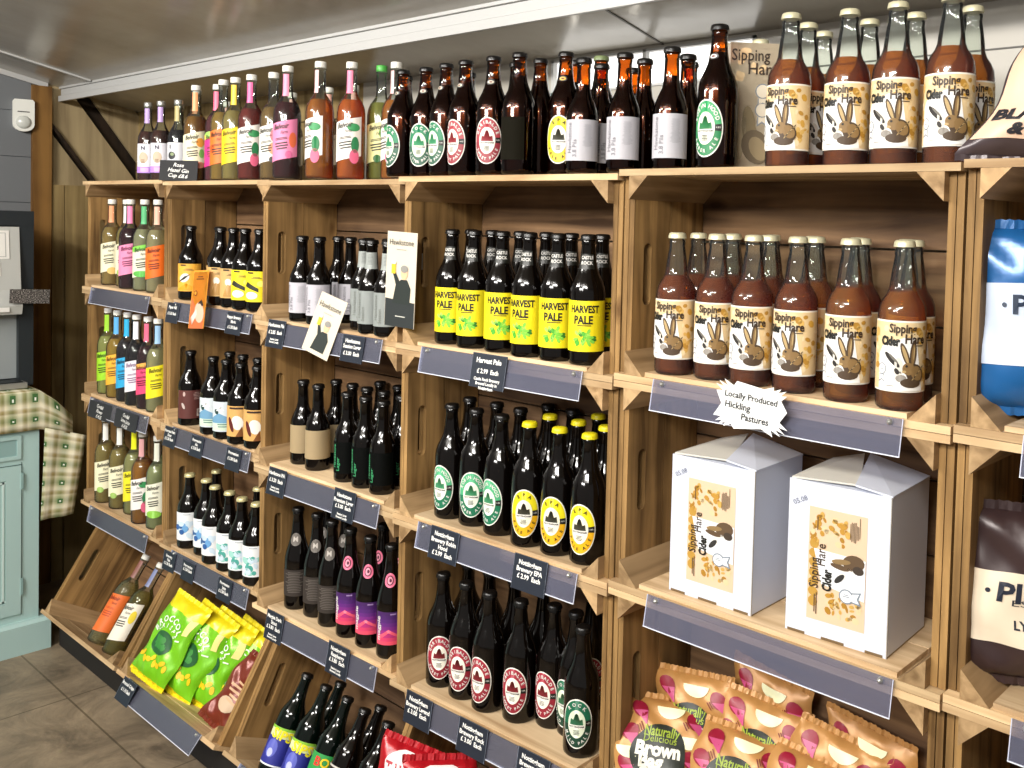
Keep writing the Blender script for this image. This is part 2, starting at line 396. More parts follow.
#        xL     yL     yR    dz
COLS = {1: (.002, .000, .005, .003), 2: (.619, .006, .016, -.002), 3: (1.243, -.020, -.002, -.007),
        4: (1.865, -.026, -.002, -.003), 5: (2.483, -.001, .004, .004), 6: (3.103, .004, .008, .008)}
CL = {(1, 1): 'wooden crate of cordials at top of far left column', (1, 2): 'wooden crate with handwritten tickets in far left column',
      (1, 3): 'wooden crate above the tilted crate at far left', (2, 1): 'wooden crate holding ales with orange and yellow labels',
      (2, 2): 'wooden crate holding ales with maroon and pale blue labels', (2, 3): 'wooden crate holding ales with white splash labels',
      (3, 1): 'wooden crate holding pilsner bottles and two leaflets', (3, 2): 'wooden crate holding kraft label and black label lagers',
      (3, 3): 'wooden crate holding purple label and grey label bottles', (4, 1): 'wooden crate packed with yellow hop label ales',
      (4, 2): 'wooden crate of green oval and yellow oval label ales', (4, 3): 'wooden crate of red oval label ales, bottom upright one',
      (5, 1): 'wooden crate packed with gold capped cider bottles', (5, 2): 'wooden crate holding two white cider boxes',
      (5, 3): 'wooden crate holding tan onion pattern crisp bags', (6, 1): 'wooden crate holding the blue and white crisp bag',
      (6, 2): 'wooden crate holding the brown and cream crisp bag', (6, 3): 'wooden crate at bottom right corner under brown crisp bag',
      (5, 4): 'lowest wooden crate standing under the crisp bag crate', (6, 4): 'lowest wooden crate at far right on the floor plinth'}
def col_T(c, r):
    xL, yL, yR, dz = COLS[c]; return Vector((xL, yL, TOP-r*CH+dz)), math.atan2(yR-yL, UW)
for c in COLS:
    for r in range(1, (5 if c >= 5 else 4)):
        p, rz = col_T(c, r); crate(p.x, p.y, p.z, rz, 0, CL[(c, r)], 'stacked wooden crates')
TILT = {1: ((.002, -.125, .133), 31), 2: ((.625, -.12, .128), 29), 3: ((1.250, -.10, .112), 25), 4: ((1.870, -.125, .112), 25)}
TL = {1: 'tilted wooden crate holding two cordials at bottom left', 2: 'tilted wooden crate holding green crisp bags', 3: 'tilted wooden crate holding leaning beer bottles', 4: 'tilted wooden crate holding red crisp bags'}
TR = {}
for c, (p, a) in TILT.items(): TR[c] = crate(p[0], p[1], p[2], 0, a, TL[c], 'tilted wooden crates along the bottom', liner=False)
b = MB(); b.box((.0, .065, .4525), (1.863, .30, .4705), W_GREY); o = link('support_board', b.mesh('support_board')); tag(o, 'grey brown board between upright crates and tilted crates', 'shelf board')
b = MB(); b.box((0, -.04, 0), (2.47, .32, .0085), W_DARK)
o = link('crate_plinth', b.mesh('crate_plinth')); tag(o, 'dark low plinth on the floor under the tilted crates', 'plinth')
b = MB(); b.box((0, -.065, 0), (2.47, -.045, .085), P('#15110d', .8)); o = link('support_rail', b.mesh('support_rail')); tag(o, 'black rail holding up the front of the tilted crates', 'rail')
b = MB(); b.box((2.49, .0, 0), (3.72, .24, .1060), P('#15110d', .8)); o = link('crate_plinth', b.mesh('crate_plinth')); tag(o, 'dark plinth under the tallest crate columns on the right', 'plinth')

# ---------------------------------------------------------------- bottles
# profile (r, z); liq = fill height; lr = label radius; neck (r, z0, z1)
SH = {
 'ale':  dict(h=.243, r=.034, p=[(.030,0),(.0335,.004),(.034,.010),(.034,.130),(.0327,.142),(.0285,.155),(.0225,.167),(.0180,.179),(.0152,.195),(.0128,.222),(.0136,.224),(.0136,.231),(.0120,.233),(.0120,.236)], liq=.196, neck=(.0148,.176,.205)),
 'squat':dict(h=.222, r=.0345, p=[(.030,0),(.034,.004),(.0345,.010),(.0345,.118),(.0325,.130),(.026,.144),(.0205,.155),(.0170,.165),(.0145,.182),(.0128,.202),(.0136,.204),(.0136,.211),(.0120,.213),(.0120,.215)], liq=.17, neck=(.015,.168,.19)),
 'lager':dict(h=.216, r=.0303, p=[(.027,0),(.030,.004),(.0303,.010),(.0303,.104),(.0285,.116),(.023,.130),(.0165,.144),(.0140,.158),(.0124,.196),(.0134,.198),(.0134,.204),(.0118,.206),(.0118,.209)], liq=.165, neck=(.0145,.150,.188)),
 'tallale':dict(h=.260, r=.0325, p=[(.029,0),(.0322,.004),(.0325,.010),(.0325,.118),(.0315,.132),(.028,.148),(.0235,.163),(.019,.180),(.0155,.200),(.0138,.222),(.0124,.238),(.0134,.240),(.0134,.247),(.0118,.249),(.0118,.252)], liq=.22, neck=(.0200,.165,.198)),
 'cider':dict(h=.245, r=.0345, p=[(.030,0),(.034,.004),(.0345,.010),(.0345,.136),(.033,.148),(.0285,.158),(.0225,.167),(.0195,.176),(.0185,.186),(.0160,.205),(.0132,.222),(.0138,.224),(.0138,.231),(.0120,.233),(.0120,.237)], liq=.170, neck=(.019,.17,.19)),
 'cord': dict(h=.293, r=.0345, p=[(.030,0),(.034,.004),(.0345,.010),(.0345,.166),(.0325,.180),(.027,.194),(.0195,.205),(.0145,.213),(.0132,.225),(.0128,.272),(.0142,.274),(.0142,.277),(.0125,.279),(.0125,.281)], liq=.198, neck=(.0136,.218,.272)),
 'press':dict(h=.25, r=.030, p=[(.027,0),(.0297,.004),(.030,.010),(.030,.128),(.0285,.142),(.023,.156),(.0165,.168),(.0125,.178),(.0115,.19),(.0112,.232),(.0125,.234),(.0125,.237),(.011,.239),(.011,.241)], liq=.158, neck=(.0122,.188,.232)),
}
def body_mesh(sh, mat, segs=28):
    b = MB(); b.lathe(SH[sh]['p'], segs, mat); return b.mesh('bottle_body')
def liquid_mesh(sh, mat, segs=24, shrink=.0016):
    pr = []; L = SH[sh]['liq']; p = SH[sh]['p']
    for i, (r, z) in enumerate(p):
        if z < L: pr.append((max(r-shrink, .003), max(z, .003)))
        else:
            r0, z0 = p[i-1]; t = (L-z0)/(z-z0); pr.append((r0+(r-r0)*t-shrink, L)); break
    b = MB(); b.lathe(pr, segs, mat); return b.mesh('liquid')
def cap_mesh(sh, mat, crown=True):
    p = SH[sh]['p']; h = SH[sh]['h']; r = p[-1][0]; b = MB()
    if crown: b.lathe([(r+.0030, h-.0105), (r+.0026, h-.006), (r+.0016, h-.0022), (r-.0005, h-.0008), (r-.006, h-.0002)], 30, mat, flute=.07)
    else: b.lathe([(r+.0010, h-.016), (r+.0014, h-.015), (r+.0014, h-.002), (r+.0004, h)], 24, mat)
    return b.mesh('cap')
def neckfn(sh, off=.0):
    r, z0, z1 = SH[sh]['neck']; p = SH[sh]['p']
    def rad(z):
        for (a, za), (c, zc) in zip(p, p[1:]):
            if za <= z <= zc and zc > za: return a+(c-a)*(z-za)/(zc-za)
        return r
    return lambda u, v, o: (lambda rr: Vector((rr*math.sin(u/r), -rr*math.cos(u/r), v)))(rad(v)+.0004+o)
class Design:
    def __init__(s, sh, glass, cap, label=None, neck=None, liq=None, crown=True, name='beer_bottle', partial=False):
        s.name = name; s.parts = [('bottle_body', body_mesh(sh, glass))]
        if liq: s.parts.append(('liquid', liquid_mesh(sh, liq)))
        s.parts.append(('cap', cap_mesh(sh, cap, crown)))
        if label:
            b = MB(); label.into(b, cyl(SH[sh]['r']+.0003), du=.006); s.parts.append(('label', b.mesh('label', False)))
        if neck:
            b = MB(); neck.into(b, neckfn(sh), du=.004, dv=.008, eps=.0002); s.parts.append(('neck_label', b.mesh('neck_label', False)))
def place(d, x, y, z, phi, label, group, cat='bottle', rotx=None, lean=None):
    r = bpy.data.objects.new(d.name, None); COL.objects.link(r)
    if rotx is None: r.location = (x, y, z); r.rotation_euler = (0, 0, phi)
    else: r.matrix_world = Matrix.Translation((x, y, z)) @ rotx @ Matrix.Rotation(phi, 4, 'Z')
    for n, me in d.parts: link(n, me, r)
    return tag(r, label, cat, group)
def face(x, y, delta=0):      # turn a label towards the aisle where the photographer stood
    return math.atan2(CAMPOS.x-x, y-CAMPOS.y)+math.radians(delta)

# ---- label artwork
def lab_harvest():
    Y = P('#f6e21a', .45); d = Dec().rect(-.05, .026, .05, .120, Y, 0)
    T = P('#1d1d12', .5)
    d.text('HARVEST', 0, .104, .0185, T, bold=.035, width=.056); d.text('PALE', -.002, .084, .021, T, bold=.035, width=.036)
    d.lines(0, .0735, .04, .0016, 1, T, seed=3)
    r = random.Random(5)
    for i in range(26):
        a = r.uniform(0, 2*PI); q = r.uniform(0, 1)**.5
        d.ell(q*.021*math.cos(a), .051+q*.014*math.sin(a), .0052, .0030, P(r.choice(['#4fae2e', '#7fd044', '#2e7d25', '#a5df5a']), .5), 1+i % 4, 8, rot=a)
    return d
def neck_castle():
    d = Dec().rect(-.013, .178, .013, .206, P('#14150f', .4), 0)
    d.text('CASTLE', 0, .199, .0085, WHITE, bold=.03, maxw=.022); d.text('ROCK', 0, .189, .0085, WHITE, bold=.03, maxw=.020)
    return d
def lab_oval(ring, ring2, inner, top, bot, tcol=None, wedge='#141410', emb='#2a2a24', mid='#f4efe0'):
    cv, ru, rv = .068, .0285, .045; tc = tcol or WHITE
    d = Dec().ell(0, cv, ru+.0022, rv+.0025, P('#eeece2', .5), 0, 36).ell(0, cv, ru, rv, P(ring, .45), 1, 36)
    if ring2 != ring: d.ell(0, cv, ru, rv, P(ring2, .45), 2, 24, a0=PI*1.02, a1=2*PI)
    d.poly([(0, cv+.004), (ru*.99, cv+.007), (ru, cv), (ru*.99, cv-.005), (0, cv-.003)], P(wedge, .5), 3)
    d.text('4.8%', ru*.80, cv+.001, .0042, WHITE, 4)
    d.ell(0, cv, ru*.60, rv*.60, P(mid, .5), 4, 28)
    E_ = P(emb, .5); I_ = P(inner, .5)
    d.poly([(-.013, cv-.004), (-.011, cv+.010), (-.006, cv+.008), (-.003, cv+.018), (0, cv+.021), (.003, cv+.018), (.006, cv+.008), (.011, cv+.010), (.013, cv-.004)], I_, 5)
    d.rect(-.0155, cv-.008, .0155, cv-.0015, P('#f6f3ea', .5), 6); d.text('NOTTINGHAM', 0, cv-.0048, .0046, BLACK, 7, bold=.03, width=.028)
    d.lines(0, cv-.0125, .016, .0012, 4, E_, 7, 4)
    d.arc(top, 0, cv, ru*.80, rv*.82, PI*.86, PI*.14, .0092, tc, 5, .03)
    d.arc(bot, 0, cv, ru*.80, rv*.83, PI*1.16, PI*1.84, .0078, tc, 5, .03, flip=True)
    return d
def neck_small(c='#c9c2ae', h=.0055):
    d = Dec().ell(0, .188, .0085, h, P('#20150f', .4), 0, 16); d.ell(0, .188, .006, h*.62, P(c, .45), 1, 14); d.ell(0, .188, .003, h*.3, P('#6b2a24', .45), 2, 10); return d
def lab_hawk(bg='#bcbac0', txt='#77767c', words=('Hawkstone', '3.8 Pils'), tcol=None, r=.0303, v0=.022, v1=.098, bars=True):
    T = tcol or P(txt, .5)
    d = Dec().rect(-.045, v0, .045, v1, P(bg, .6, 0, .5 if bars or bg[1] > '5' else .08), 0); m = (v0+v1)/2
    d.text(words[0], -.020, m+.004, .0118, T, rot=PI/2, width=.056, bold=.01); d.text(words[1], -.009, v0+.006+.017, .0118, T, rot=PI/2, width=.032, bold=.01)
    if bars: d.lines(.016, v1-.010, .020, .0009, 22, P('#a3a2a8', .5), 1, 7)
    return d
GC, TC = P('#c9a24e', .5), P('#3a2a1c', .5)
def lab_cider():
    d = Dec().rect(-.058, .028, .058, .130, P('#f1ece0', .5), 0).rect(-.058, .0305, .058, .1275, P('#e3c99a', .5), 1)
    r = random.Random(3)
    for i in range(60):
        a, c = r.uniform(-.052, .052), r.uniform(.037, .121)
        if -.036 < a < .020 and c < .100: continue
        d.ell(a, c, r.uniform(.003, .007), r.uniform(.002, .0055), P(r.choice(['#cf9f3f', '#b98a35', '#ead6ae', '#d8b060']), .5), 2+i % 2, 7, rot=r.uniform(0, 3))
    d.poly([(-.040, .0305), (-.040, .082), (-.034, .093), (-.022, .098), (-.004, .106), (.014, .107), (.027, .0305)], P('#f4f2ee', .5), 4)
    d.text('Sipping', -.005, .1185, .0175, TC, 7, bold=.03, width=.038); d.text('Hare', .013, .1040, .0185, TC, 7, bold=.03, width=.030)
    d.text('Cider', -.022, .1000, .0175, BLACK, 8, bold=.06, width=.027); d.lines(.018, .0945, .026, .0012, 1, TC, 6)
    B1, B2, B3, B4 = P('#4a3826', .6), P('#85683e', .6), P('#241e1a', .6), P('#b39868', .6); CRE = P('#d9d2c6', .6)
    d.ell(-.019, .074, .0042, .0150, B3, 5, 12, rot=.80); d.ell(-.017, .076, .0018, .0100, P('#6a665e', .6), 6, 10, rot=.80)
    d.ell(-.009, .066, .0060, .0120, CRE, 5, 12, rot=.2); d.ell(-.012, .053, .0075, .0070, CRE, 5, 12); d.ell(-.012, .058, .003, .005, B3, 6, 9, rot=.5); d.ell(-.006, .048, .0075, .0055, P('#8e8880', .6), 6, 12)
    d.ell(-.001, .082, .0046, .0180, B1, 5, 14, rot=.34); d.ell(-.001, .082, .0024, .0140, B4, 6, 12, rot=.34)
    d.ell(.010, .083, .0050, .0200, B1, 6, 14, rot=-.06); d.ell(.010, .082, .0026, .0155, B2, 7, 12, rot=-.06); d.ell(.011, .085, .0010, .010, B4, 8, 8, rot=-.06)
    d.ell(.004, .062, .0085, .0090, B2, 7, 16, rot=.3); d.ell(.014, .055, .0130, .0150, B1, 6, 18, rot=.55); d.ell(.016, .056, .0085, .0110, B2, 8, 16, rot=.55); d.ell(.008, .042, .0150, .0070, B1, 7, 14)
    for k in range(6): d.ell(.012+k*.0022, .050+k*.0026, .0058, .0009, B3 if k % 2 else B4, 9, 7, rot=.9)
    d.ell(.001, .066, .0018, .0018, B3, 9, 8); d.ell(-.002, .058, .0030, .0020, B4, 9, 8)
    Gy = P('#8d9298', .5); Wg = P('#f4f2ee', .5); d.ell(-.034, .060, .0070, .0085, Gy, 5, 16); d.ell(-.034, .060, .0056, .0070, Wg, 6, 16); d.lines(-.034, .061, .006, .001, 2, Gy, 7)
    d.poly([(-.039, .052), (-.040, .040), (-.034, .044), (-.029, .040), (-.030, .052)], Gy, 5); d.poly([(-.038, .051), (-.0385, .043), (-.034, .046), (-.030, .043), (-.031, .051)], Wg, 6)
    d.lines(-.021, .036, .018, .0011, 1, P('#77736b', .5), 5)
    return d
def lab_cord(bg, txt='#2b2b22', acc=(), v0=.040, v1=.135, slant=.018, hw=.041, sub='#2b2b22', brand=True, top=None):
    d = Dec(); B = P(bg, .5); T = P(txt, .5)
    d.poly([(-hw, v0), (hw, v0+slant), (hw, v1+slant), (-hw, v1)], B, 0)
    if top: d.poly([(-hw, v1-.016), (hw, v1-.016+slant), (hw, v1+slant), (-hw, v1)], P(top, .5), 1)
    for (cu, cv, ru, rv, c) in acc: d.ell(cu, cv, ru, rv, P(c, .5), 2, 16)
    rot = slant/(2*hw)*.8
    if brand:
        d.text('Belvoir', -.003, v1-.014+slant/2, .019, T, 5, rot=rot, bold=.015, shear=.45, width=.042); d.text('Farm', .006, v1-.028+slant/2, .011, T, 5, rot=rot, shear=.45, width=.018)
    S = P(sub, .5)
    d.lines(-.002, v1-.044+slant/2, .036, .0016, 2, S, 4, 5, rot); d.lines(-.002, v1-.058+slant/2, .036, .0032, 3, S, 4, hash(bg) % 7 if False else 6, rot)
    return d
def neck_tag(sh, c, full=False, w=.0085):
    h = SH[sh]['h']; r, z0, z1 = SH[sh]['neck']
    d = Dec().rect(-w if not full else -.045, z0-.004, w if not full else .045, z1-.001, P(c, .4), 0); return d
def lab_plain(bg, v0, v1, hw, shapes=(), lines=(), ):
    d = Dec().rect(-hw, v0, hw, v1, P(bg, .5), 0)
    for i, s in enumerate(shapes):
        if s[0] == 'e': d.ell(s[1], s[2], s[3], s[4], P(s[5], .5), 1+i % 5, 16, rot=(s[6] if len(s) > 6 else 0))
        elif s[0] == 'p': d.poly(s[1], P(s[2], .5), 1+i % 5)
        elif s[0] == 'l': d.lines(s[1], s[2], s[3], s[4], s[5], P(s[6], .5), 6, i)
        elif s[0] == 't': d.text(s[1], s[2], s[3], s[4], P(s[5], .5), 7, rot=(s[6] if len(s) > 6 else 0), bold=.03)
    return d

D = {}
D['harvest'] = Design('ale', G_DARK, CAPK, lab_harvest(), neck_castle())
D['green'] = Design('ale', G_DARK, CAPK, lab_oval('#4fae7c', '#17704f', '#3f8f63', 'ROBIN HOOD', 'AMBER ALE', mid='#e9f0e0'))
D['yellow'] = Design('ale', G_DARK, CAPY, lab_oval('#f2e21c', '#efb416', '#3b3b30', 'EPA', 'PALE ALE', tcol=P('#3d3a14', .5), mid='#f6f1d8'))
D['red'] = Design('ale', G_DARK, CAPK, lab_oval('#a3293c', '#8f1f30', '#7c1d28', 'GARIBALDE', 'SWEET PALE'))
D['dgreen'] = Design('ale', G_DARK, CAPK, lab_oval('#17684a', '#15402f', '#2f6b4a', 'ROCK', 'MILD PALE', mid='#dfe8cf'))
tk = dict(liq=L_ALE)
D['t_green'] = Design('ale', G_BROWN, CAPK, lab_oval('#1f7d55', '#2a5a44', '#3f8f63', 'ROCK', 'BITTER PALE', mid='#e4ecd0'), neck_small(), **tk)
D['t_red'] = Design('ale', G_BROWN, CAPK, lab_oval('#a63a44', '#94303b', '#8a2b33', 'GARIBALDE', 'SWEET PALE'), neck_small(), **tk)
D['t_robin'] = Design('ale', G_BROWN, CAPK, lab_oval('#2f9a5c', '#157a45', '#2f7a4a', 'ROBIN HOOD', 'AMBER ALE', mid='#eef0dc'), neck_small('#d8d8d0'), **tk)
D['t_yellow'] = Design('ale', G_BROWN, CAPG, lab_oval('#f0e022', '#e8c81e', '#3b3b30', 'EPA', 'PALE ALE', tcol=P('#3d3a14', .5)), neck_small('#d8b030'), **tk)
D['t_yellowb'] = Design('ale', G_BROWN, CAPK, lab_oval('#f0e022', '#e8c81e', '#3b3b30', 'EPA', 'PALE ALE', tcol=P('#3d3a14', .5)), neck_small('#d8b030'), **tk)
D['t_back'] = Design('ale', G_BROWN, CAPK, Dec().rect(-.03, .028, .03, .112, P('#14120a', .8, 0, .08), 0), None, **tk)
D['t_hawk'] = Design('lager', G_BROWN, CAPK, lab_hawk(), None, **tk)
D['hawk'] = Design('lager', G_DARK, CAPK, lab_hawk('#bfbcc4'))
D['hawkgrey'] = Design('lager', G_DARK, CAPK, lab_hawk('#8d9391', '#70746f', ('Hawkstone', 'Session'), bars=False), Dec().rect(-.018, .148, .018, .186, P('#9aa09c', .45), 0).lines(0, .180, .014, .0015, 8, P('#7d827e', .5), 1))
D['kraft'] = Design('lager', G_DARK, CAPK, Dec().rect(-.05, .030, .05, .102, P('#a38f6c', .7), 0))
D['blacklager'] = Design('lager', G_DARK, CAPK, lab_hawk('#060807', '#3fa06a', ('Hawkstone', 'Lager'), bars=False), None)
D['purple'] = Design('tallale', G_DARK, CAPK, (lambda: (lambda d: [d.rect(-.033, .034+i*.0085, .031, .034+(i+1)*.0085, P(c, .4), 0) for i, c in enumerate(['#e8506a', '#d8406c', '#b93078', '#9a2a80', '#7c2a84', '#65287f', '#532674', '#4a2468', '#45235f'])] and d)(Dec()).text('magpie', -.025, .072, .014, WHITE, rot=PI/2, width=.055, bold=.02).lines(.010, .104, .022, .003, 1, P('#a78bc0', .5)).poly([(-.03, .040), (.0, .062), (.03, .046), (.03, .052), (.0, .070), (-.03, .050)], P('#f0607a', .4), 1))(),
    Dec().ell(0, .180, .013, .016, P('#f07a9a', .4), 0, 20).ell(0, .180, .0085, .011, P('#5a1f38', .4), 1, 18).ell(0, .180, .006, .0085, P('#f4a0b4', .4), 2, 16).ell(.001, .180, .003, .004, P('#5a1f38', .4), 3, 12))
D['greybadge'] = Design('tallale', G_DARK, CAPK, Dec().rect(-.045, .036, .045, .104, P('#3a3430', .7, 0, .15), 0).lines(0, .096, .05, .002, 13, P('#5d5650', .6), 1, 8),
    Dec().ell(0, .180, .014, .016, P('#6b655f', .5), 0, 20).text('M', 0, .180, .018, P('#bdb6ae', .5), 2, bold=.02))
def hop(bg, v=0):
    sh = [('l', -.010, .110-.008, .018, .004, 1, '#3a2c1c'), ('l', .006, .092, .03, .0015, 2, '#7a6238')]
    if v == 0: sh += [('e', -.006, .066, .016, .012, '#f5efe2', .6), ('p', [(-.03, .05), (-.005, .062), (.012, .078), (-.006, .07)], '#1c1a18'), ('p', [(-.03, .03), (.0, .05), (.03, .033), (.03, .03)], '#e8a21c')]
    if v == 1: sh += [('e', -.004, .070, .009, .010, '#f2ead8', .3), ('p', [(-.02, .03), (.012, .03), (.012, .058), (-.006, .064)], '#b98c48'), ('p', [(.014, .045), (.03, .062), (.03, .03), (.016, .03)], '#6d4a22')]
    if v == 2: sh += [('p', [(-.03, .068), (.012, .052), (.012, .062), (-.02, .08)], '#2b2d22'), ('e', -.008, .043, .018, .010, '#f4f2ea'), ('e', .018, .075, .010, .008, '#f9f06a')]
    return lab_plain(bg, .026, .108, .045, sh)
D['orange'] = Design('squat', G_DARK, CAPK, hop('#f3b23e', 0)); D['tan'] = Design('squat', G_DARK, CAPK, hop('#d2aa6a', 1)); D['lemon'] = Design('squat', G_DARK, CAPK, hop('#f4e022', 2))
D['maroon'] = Design('squat', G_DARK, CAPK, lab_plain('#5c2f2b', .022, .106, .048, [('e', -.024, .095, .004, .007, '#b79a92'), ('l', .012, .098, .022, .0022, 5, '#a88a84'), ('p', [(.012, .028), (.026, .028), (.026, .050), (.012, .050)], '#c9bcb4'), ('l', .019, .046, .012, .001, 7, '#5c2f2b'), ('e', -.026, .060, .004, .01, '#c4b4ae', .4)]))
D['paleblue'] = Design('squat', G_DARK, CAPK, lab_plain('#d3dde2', .022, .106, .045, [('p', [(-.045, .055), (-.01, .074), (.02, .06), (.045, .07), (.045, .045), (-.045, .045)], '#6f9fc0'), ('e', -.018, .078, .006, .008, '#1f3f3c', .6), ('p', [(-.02, .08), (-.006, .092), (.006, .082)], '#f4f6f5'), ('p', [(-.03, .026), (.03, .026), (.03, .046), (-.03, .046)], '#cfe3cc'), ('l', 0, .041, .04, .003, 2, '#5d7f78')]))
D['amberart'] = Design('squat', G_DARK, CAPK, lab_plain('#d9a862', .022, .106, .045, [('l', 0, .098, .04, .005, 1, '#3a2418'), ('e', .004, .060, .016, .020, '#f2ede2', .3), ('e', -.014, .055, .006, .022, '#5c1d18', .3), ('p', [(.0, .022), (.02, .022), (.016, .05)], '#7d4a1e')]))
def splash(c1, c2):
    r = random.Random(c1); sh = []
    for i in range(14): sh.append(('e', -.014+r.uniform(-.018, .03), .052+r.uniform(-.018, .026), r.uniform(.004, .012), r.uniform(.004, .010), r.choice([c1, c2, '#cfe2f0']), r.uniform(0, 3)))
    sh += [('e', -.014, .052, .008, .008, c1), ('e', -.014, .052, .004, .004, '#e8eef4'), ('l', 0, .104, .03, .0014, 1, '#8a94a0')]
    return lab_plain('#eef1f3', .026, .110, .045, sh)
D['bluesplash'] = Design('squat', G_DARK, CAPGOLD, splash('#2f5f9f', '#6fa6d8')); D['tealsplash'] = Design('squat', G_DARK, CAPGOLD, splash('#4fa89c', '#9fd6cc'))
D['cider'] = Design('cider', G_CLEAR, P('#ddd7b4', .35, .3), lab_cider(), None, liquid('#9a4a10', .60, '#e08a28'), name='cider_bottle')
D['ciderlight'] = Design('cider', G_CLEAR, P('#ddd7b4', .35, .3), lab_cider(), None, liquid('#c87820', .74, '#f0ae44'), name='cider_bottle')
FR = [(.024, .085, .010, .020, '#2f7f4e'), (.020, .128, .016, .010, '#3f9a5c'), (.022, .056, .012, .018, '#e8688a')]
def cord(key, bg, liq, tagc, txt='#2b2b22', acc=(), cap=CAPW, tr=.6, sh='cord', v0=.040, v1=.138, top=None, side=False):
    D[key] = Design(sh, G_CLEAR, cap, lab_cord(bg, txt, acc, v0, v1, sub=txt, top=top), neck_tag(sh, tagc) if tagc else None, liquid(liq, tr), crown=False, name='cordial_bottle')
cord('c_cream', '#f3ecc8', '#b9822f', '#f2a36a', acc=[(.022, .118, .012, .014, '#f0a040'), (.026, .085, .008, .014, '#8cc060'), (.020, .05, .016, .010, '#f0967a')])
cord('c_magenta', '#e8368a', '#8a3f4c', '#f06a8a', acc=[(.0, .140, .03, .010, '#9fd060')], top='#f2d860')
cord('c_orange', '#f0782a', '#c8a04a', None, acc=[(-.02, .09, .010, .012, '#d05a20')])
cord('c_yellow', '#f7d820', '#c9b26a', '#f2c832', txt='#5a4a10')
cord('c_peach', '#f6efe6', '#a23a2c', '#e0609a', acc=FR)
cord('c_clear', '#f4efe4', '#b08a52', None, acc=[(.024, .12, .014, .018, '#e58a94'), (.018, .085, .012, .016, '#f2a37a'), (.016, .055, .008, .008, '#4a4440')])
cord('c_pink', '#f08ab4', '#5a0f14', '#f48aa8', acc=[(.028, .10, .010, .020, '#f0744a'), (.018, .062, .009, .010, '#d86a98')])
cord('c_amber', '#f6efe6', '#d6801f', '#f0c0c0', acc=FR); cord('c_amber2', '#f6efe6', '#ea7818', '#f07a9a', acc=FR)
cord('c_green', '#e8e4a0', '#a9a648', None, acc=[(.018, .12, .014, .018, '#5f9a3c'), (.020, .08, .012, .014, '#f2d030'), (.0, .055, .010, .010, '#3a6a3c')], cap=P('#4fae4a', .4))
cord('c_lime', '#9ed82c', '#d2d27a', '#a0d838', txt='#24340f'); cord('c_mango', '#f6b638', '#dcb040', '#5fb0e8', txt='#5a3408')
cord('c_blue', '#2fa8dc', '#1c1016', '#2fb0e0', txt='#123048', tr=.3); cord('c_white', '#ece9ef', '#1a0f14', '#f0eef2', txt='#8a6a90', tr=.3)
cord('c_rose', '#e84a78', '#3a0f18', '#f06a8a', txt='#5a1024', tr=.3, top='#f0b050'); cord('c_lemon', '#f4e420', '#d8cf9a', '#9cc4e8', txt='#4a4410')
cord('c_flower', '#f3eecb', '#c8a860', '#f0a070', acc=[(.01, .050, .016, .012, '#e8c070')]); cord('c_flower2', '#f3eecb', '#c9b060', '#f0efe8', acc=[(-.012, .048, .012, .010, '#9cc060')])
cord('c_crimson', '#f090b8', '#4a0d16', '#f48ab8', txt='#6a1440'); cord('c_mint', '#ecebd0', '#cfcaa0', '#58b878', acc=[(.0, .055, .03, .010, '#5fb84e')], top='#7fd04a')
cord('c_ginger', '#f4701c', '#d8c89a', '#f0b8a0', txt='#5a1a06')
cord('c_yel3', '#f4e62c', '#d6d08a', '#eef020', txt='#4a4410'); cord('c_peach3', '#f6f1ea', '#cf8a1e', '#d8a0a0', acc=FR); cord('c_green3', '#eeedd8', '#cfd49a', '#dfe0d0', acc=[(.0, .05, .024, .012, '#8cc84a')])
cord('c_small', '#f3ead0', '#b98a3a', '#e8b0a0', sh='press', v0=.03, v1=.11)
D['p_purple'] = Design('press', G_CLEAR, SILV, lab_plain('#e8e6ee', .026, .118, .03, [('e', -.004, .074, .014, .018, '#c9b49a'), ('t', 'N', -.004, .104, .016, '#2a2440'), ('p', [(-.03, .026), (.03, .026), (.03, .046), (-.03, .046)], '#b88ae0'), ('p', [(-.012, .030), (.012, .030), (.012, .042), (-.012, .042)], '#f0b0e8'), ('l', -.004, .066, .016, .002, 3, '#8a6a4a')]), neck_tag('press', '#b79ad0'), liquid('#5a2a18', .5), crown=False, name='cordial_bottle')
D['p_black'] = Design('press', G_CLEAR, SILV, lab_plain('#dcdde2', .026, .118, .03, [('t', '1', -.008, .104, .016, '#1a1a20'), ('e', -.004, .078, .012, .012, '#2a2c30'), ('e', -.002, .082, .006, .005, '#8a9a70')]), neck_tag('press', '#b7aa70'), liquid('#120a0a', .2), crown=False, name='cordial_bottle')
D['p_green'] = Design('press', G_CLEAR, SILV, None, None, liquid('#8a8a4a', .8), crown=False, name='cordial_bottle')
D['sips'] = Design('ale', G_GREENB, CAPK, lab_plain('#dfe6b0', .026, .112, .045, [('p', [(-.045, .106), (.045, .106), (.045, .112), (-.045, .112)], '#8cc63a'), ('p', [(-.045, .022), (.045, .022), (.045, .026), (-.045, .026)], '#e8ecf0'), ('p', [(-.045, .026), (.045, .026), (.045, .088), (-.045, .088)], '#2a2f8f'), ('e', -.012, .062, .016, .022, '#5a62c0'), ('e', -.012, .052, .008, .010, '#b9bde8'), ('e', -.012, .074, .008, .006, '#8a90d8'), ('p', [(.012, .05), (.03, .075), (.03, .04)], '#9ad0d8'), ('t', 'SIPS', .004, .094, .032, '#f5e61a', -.1)]))
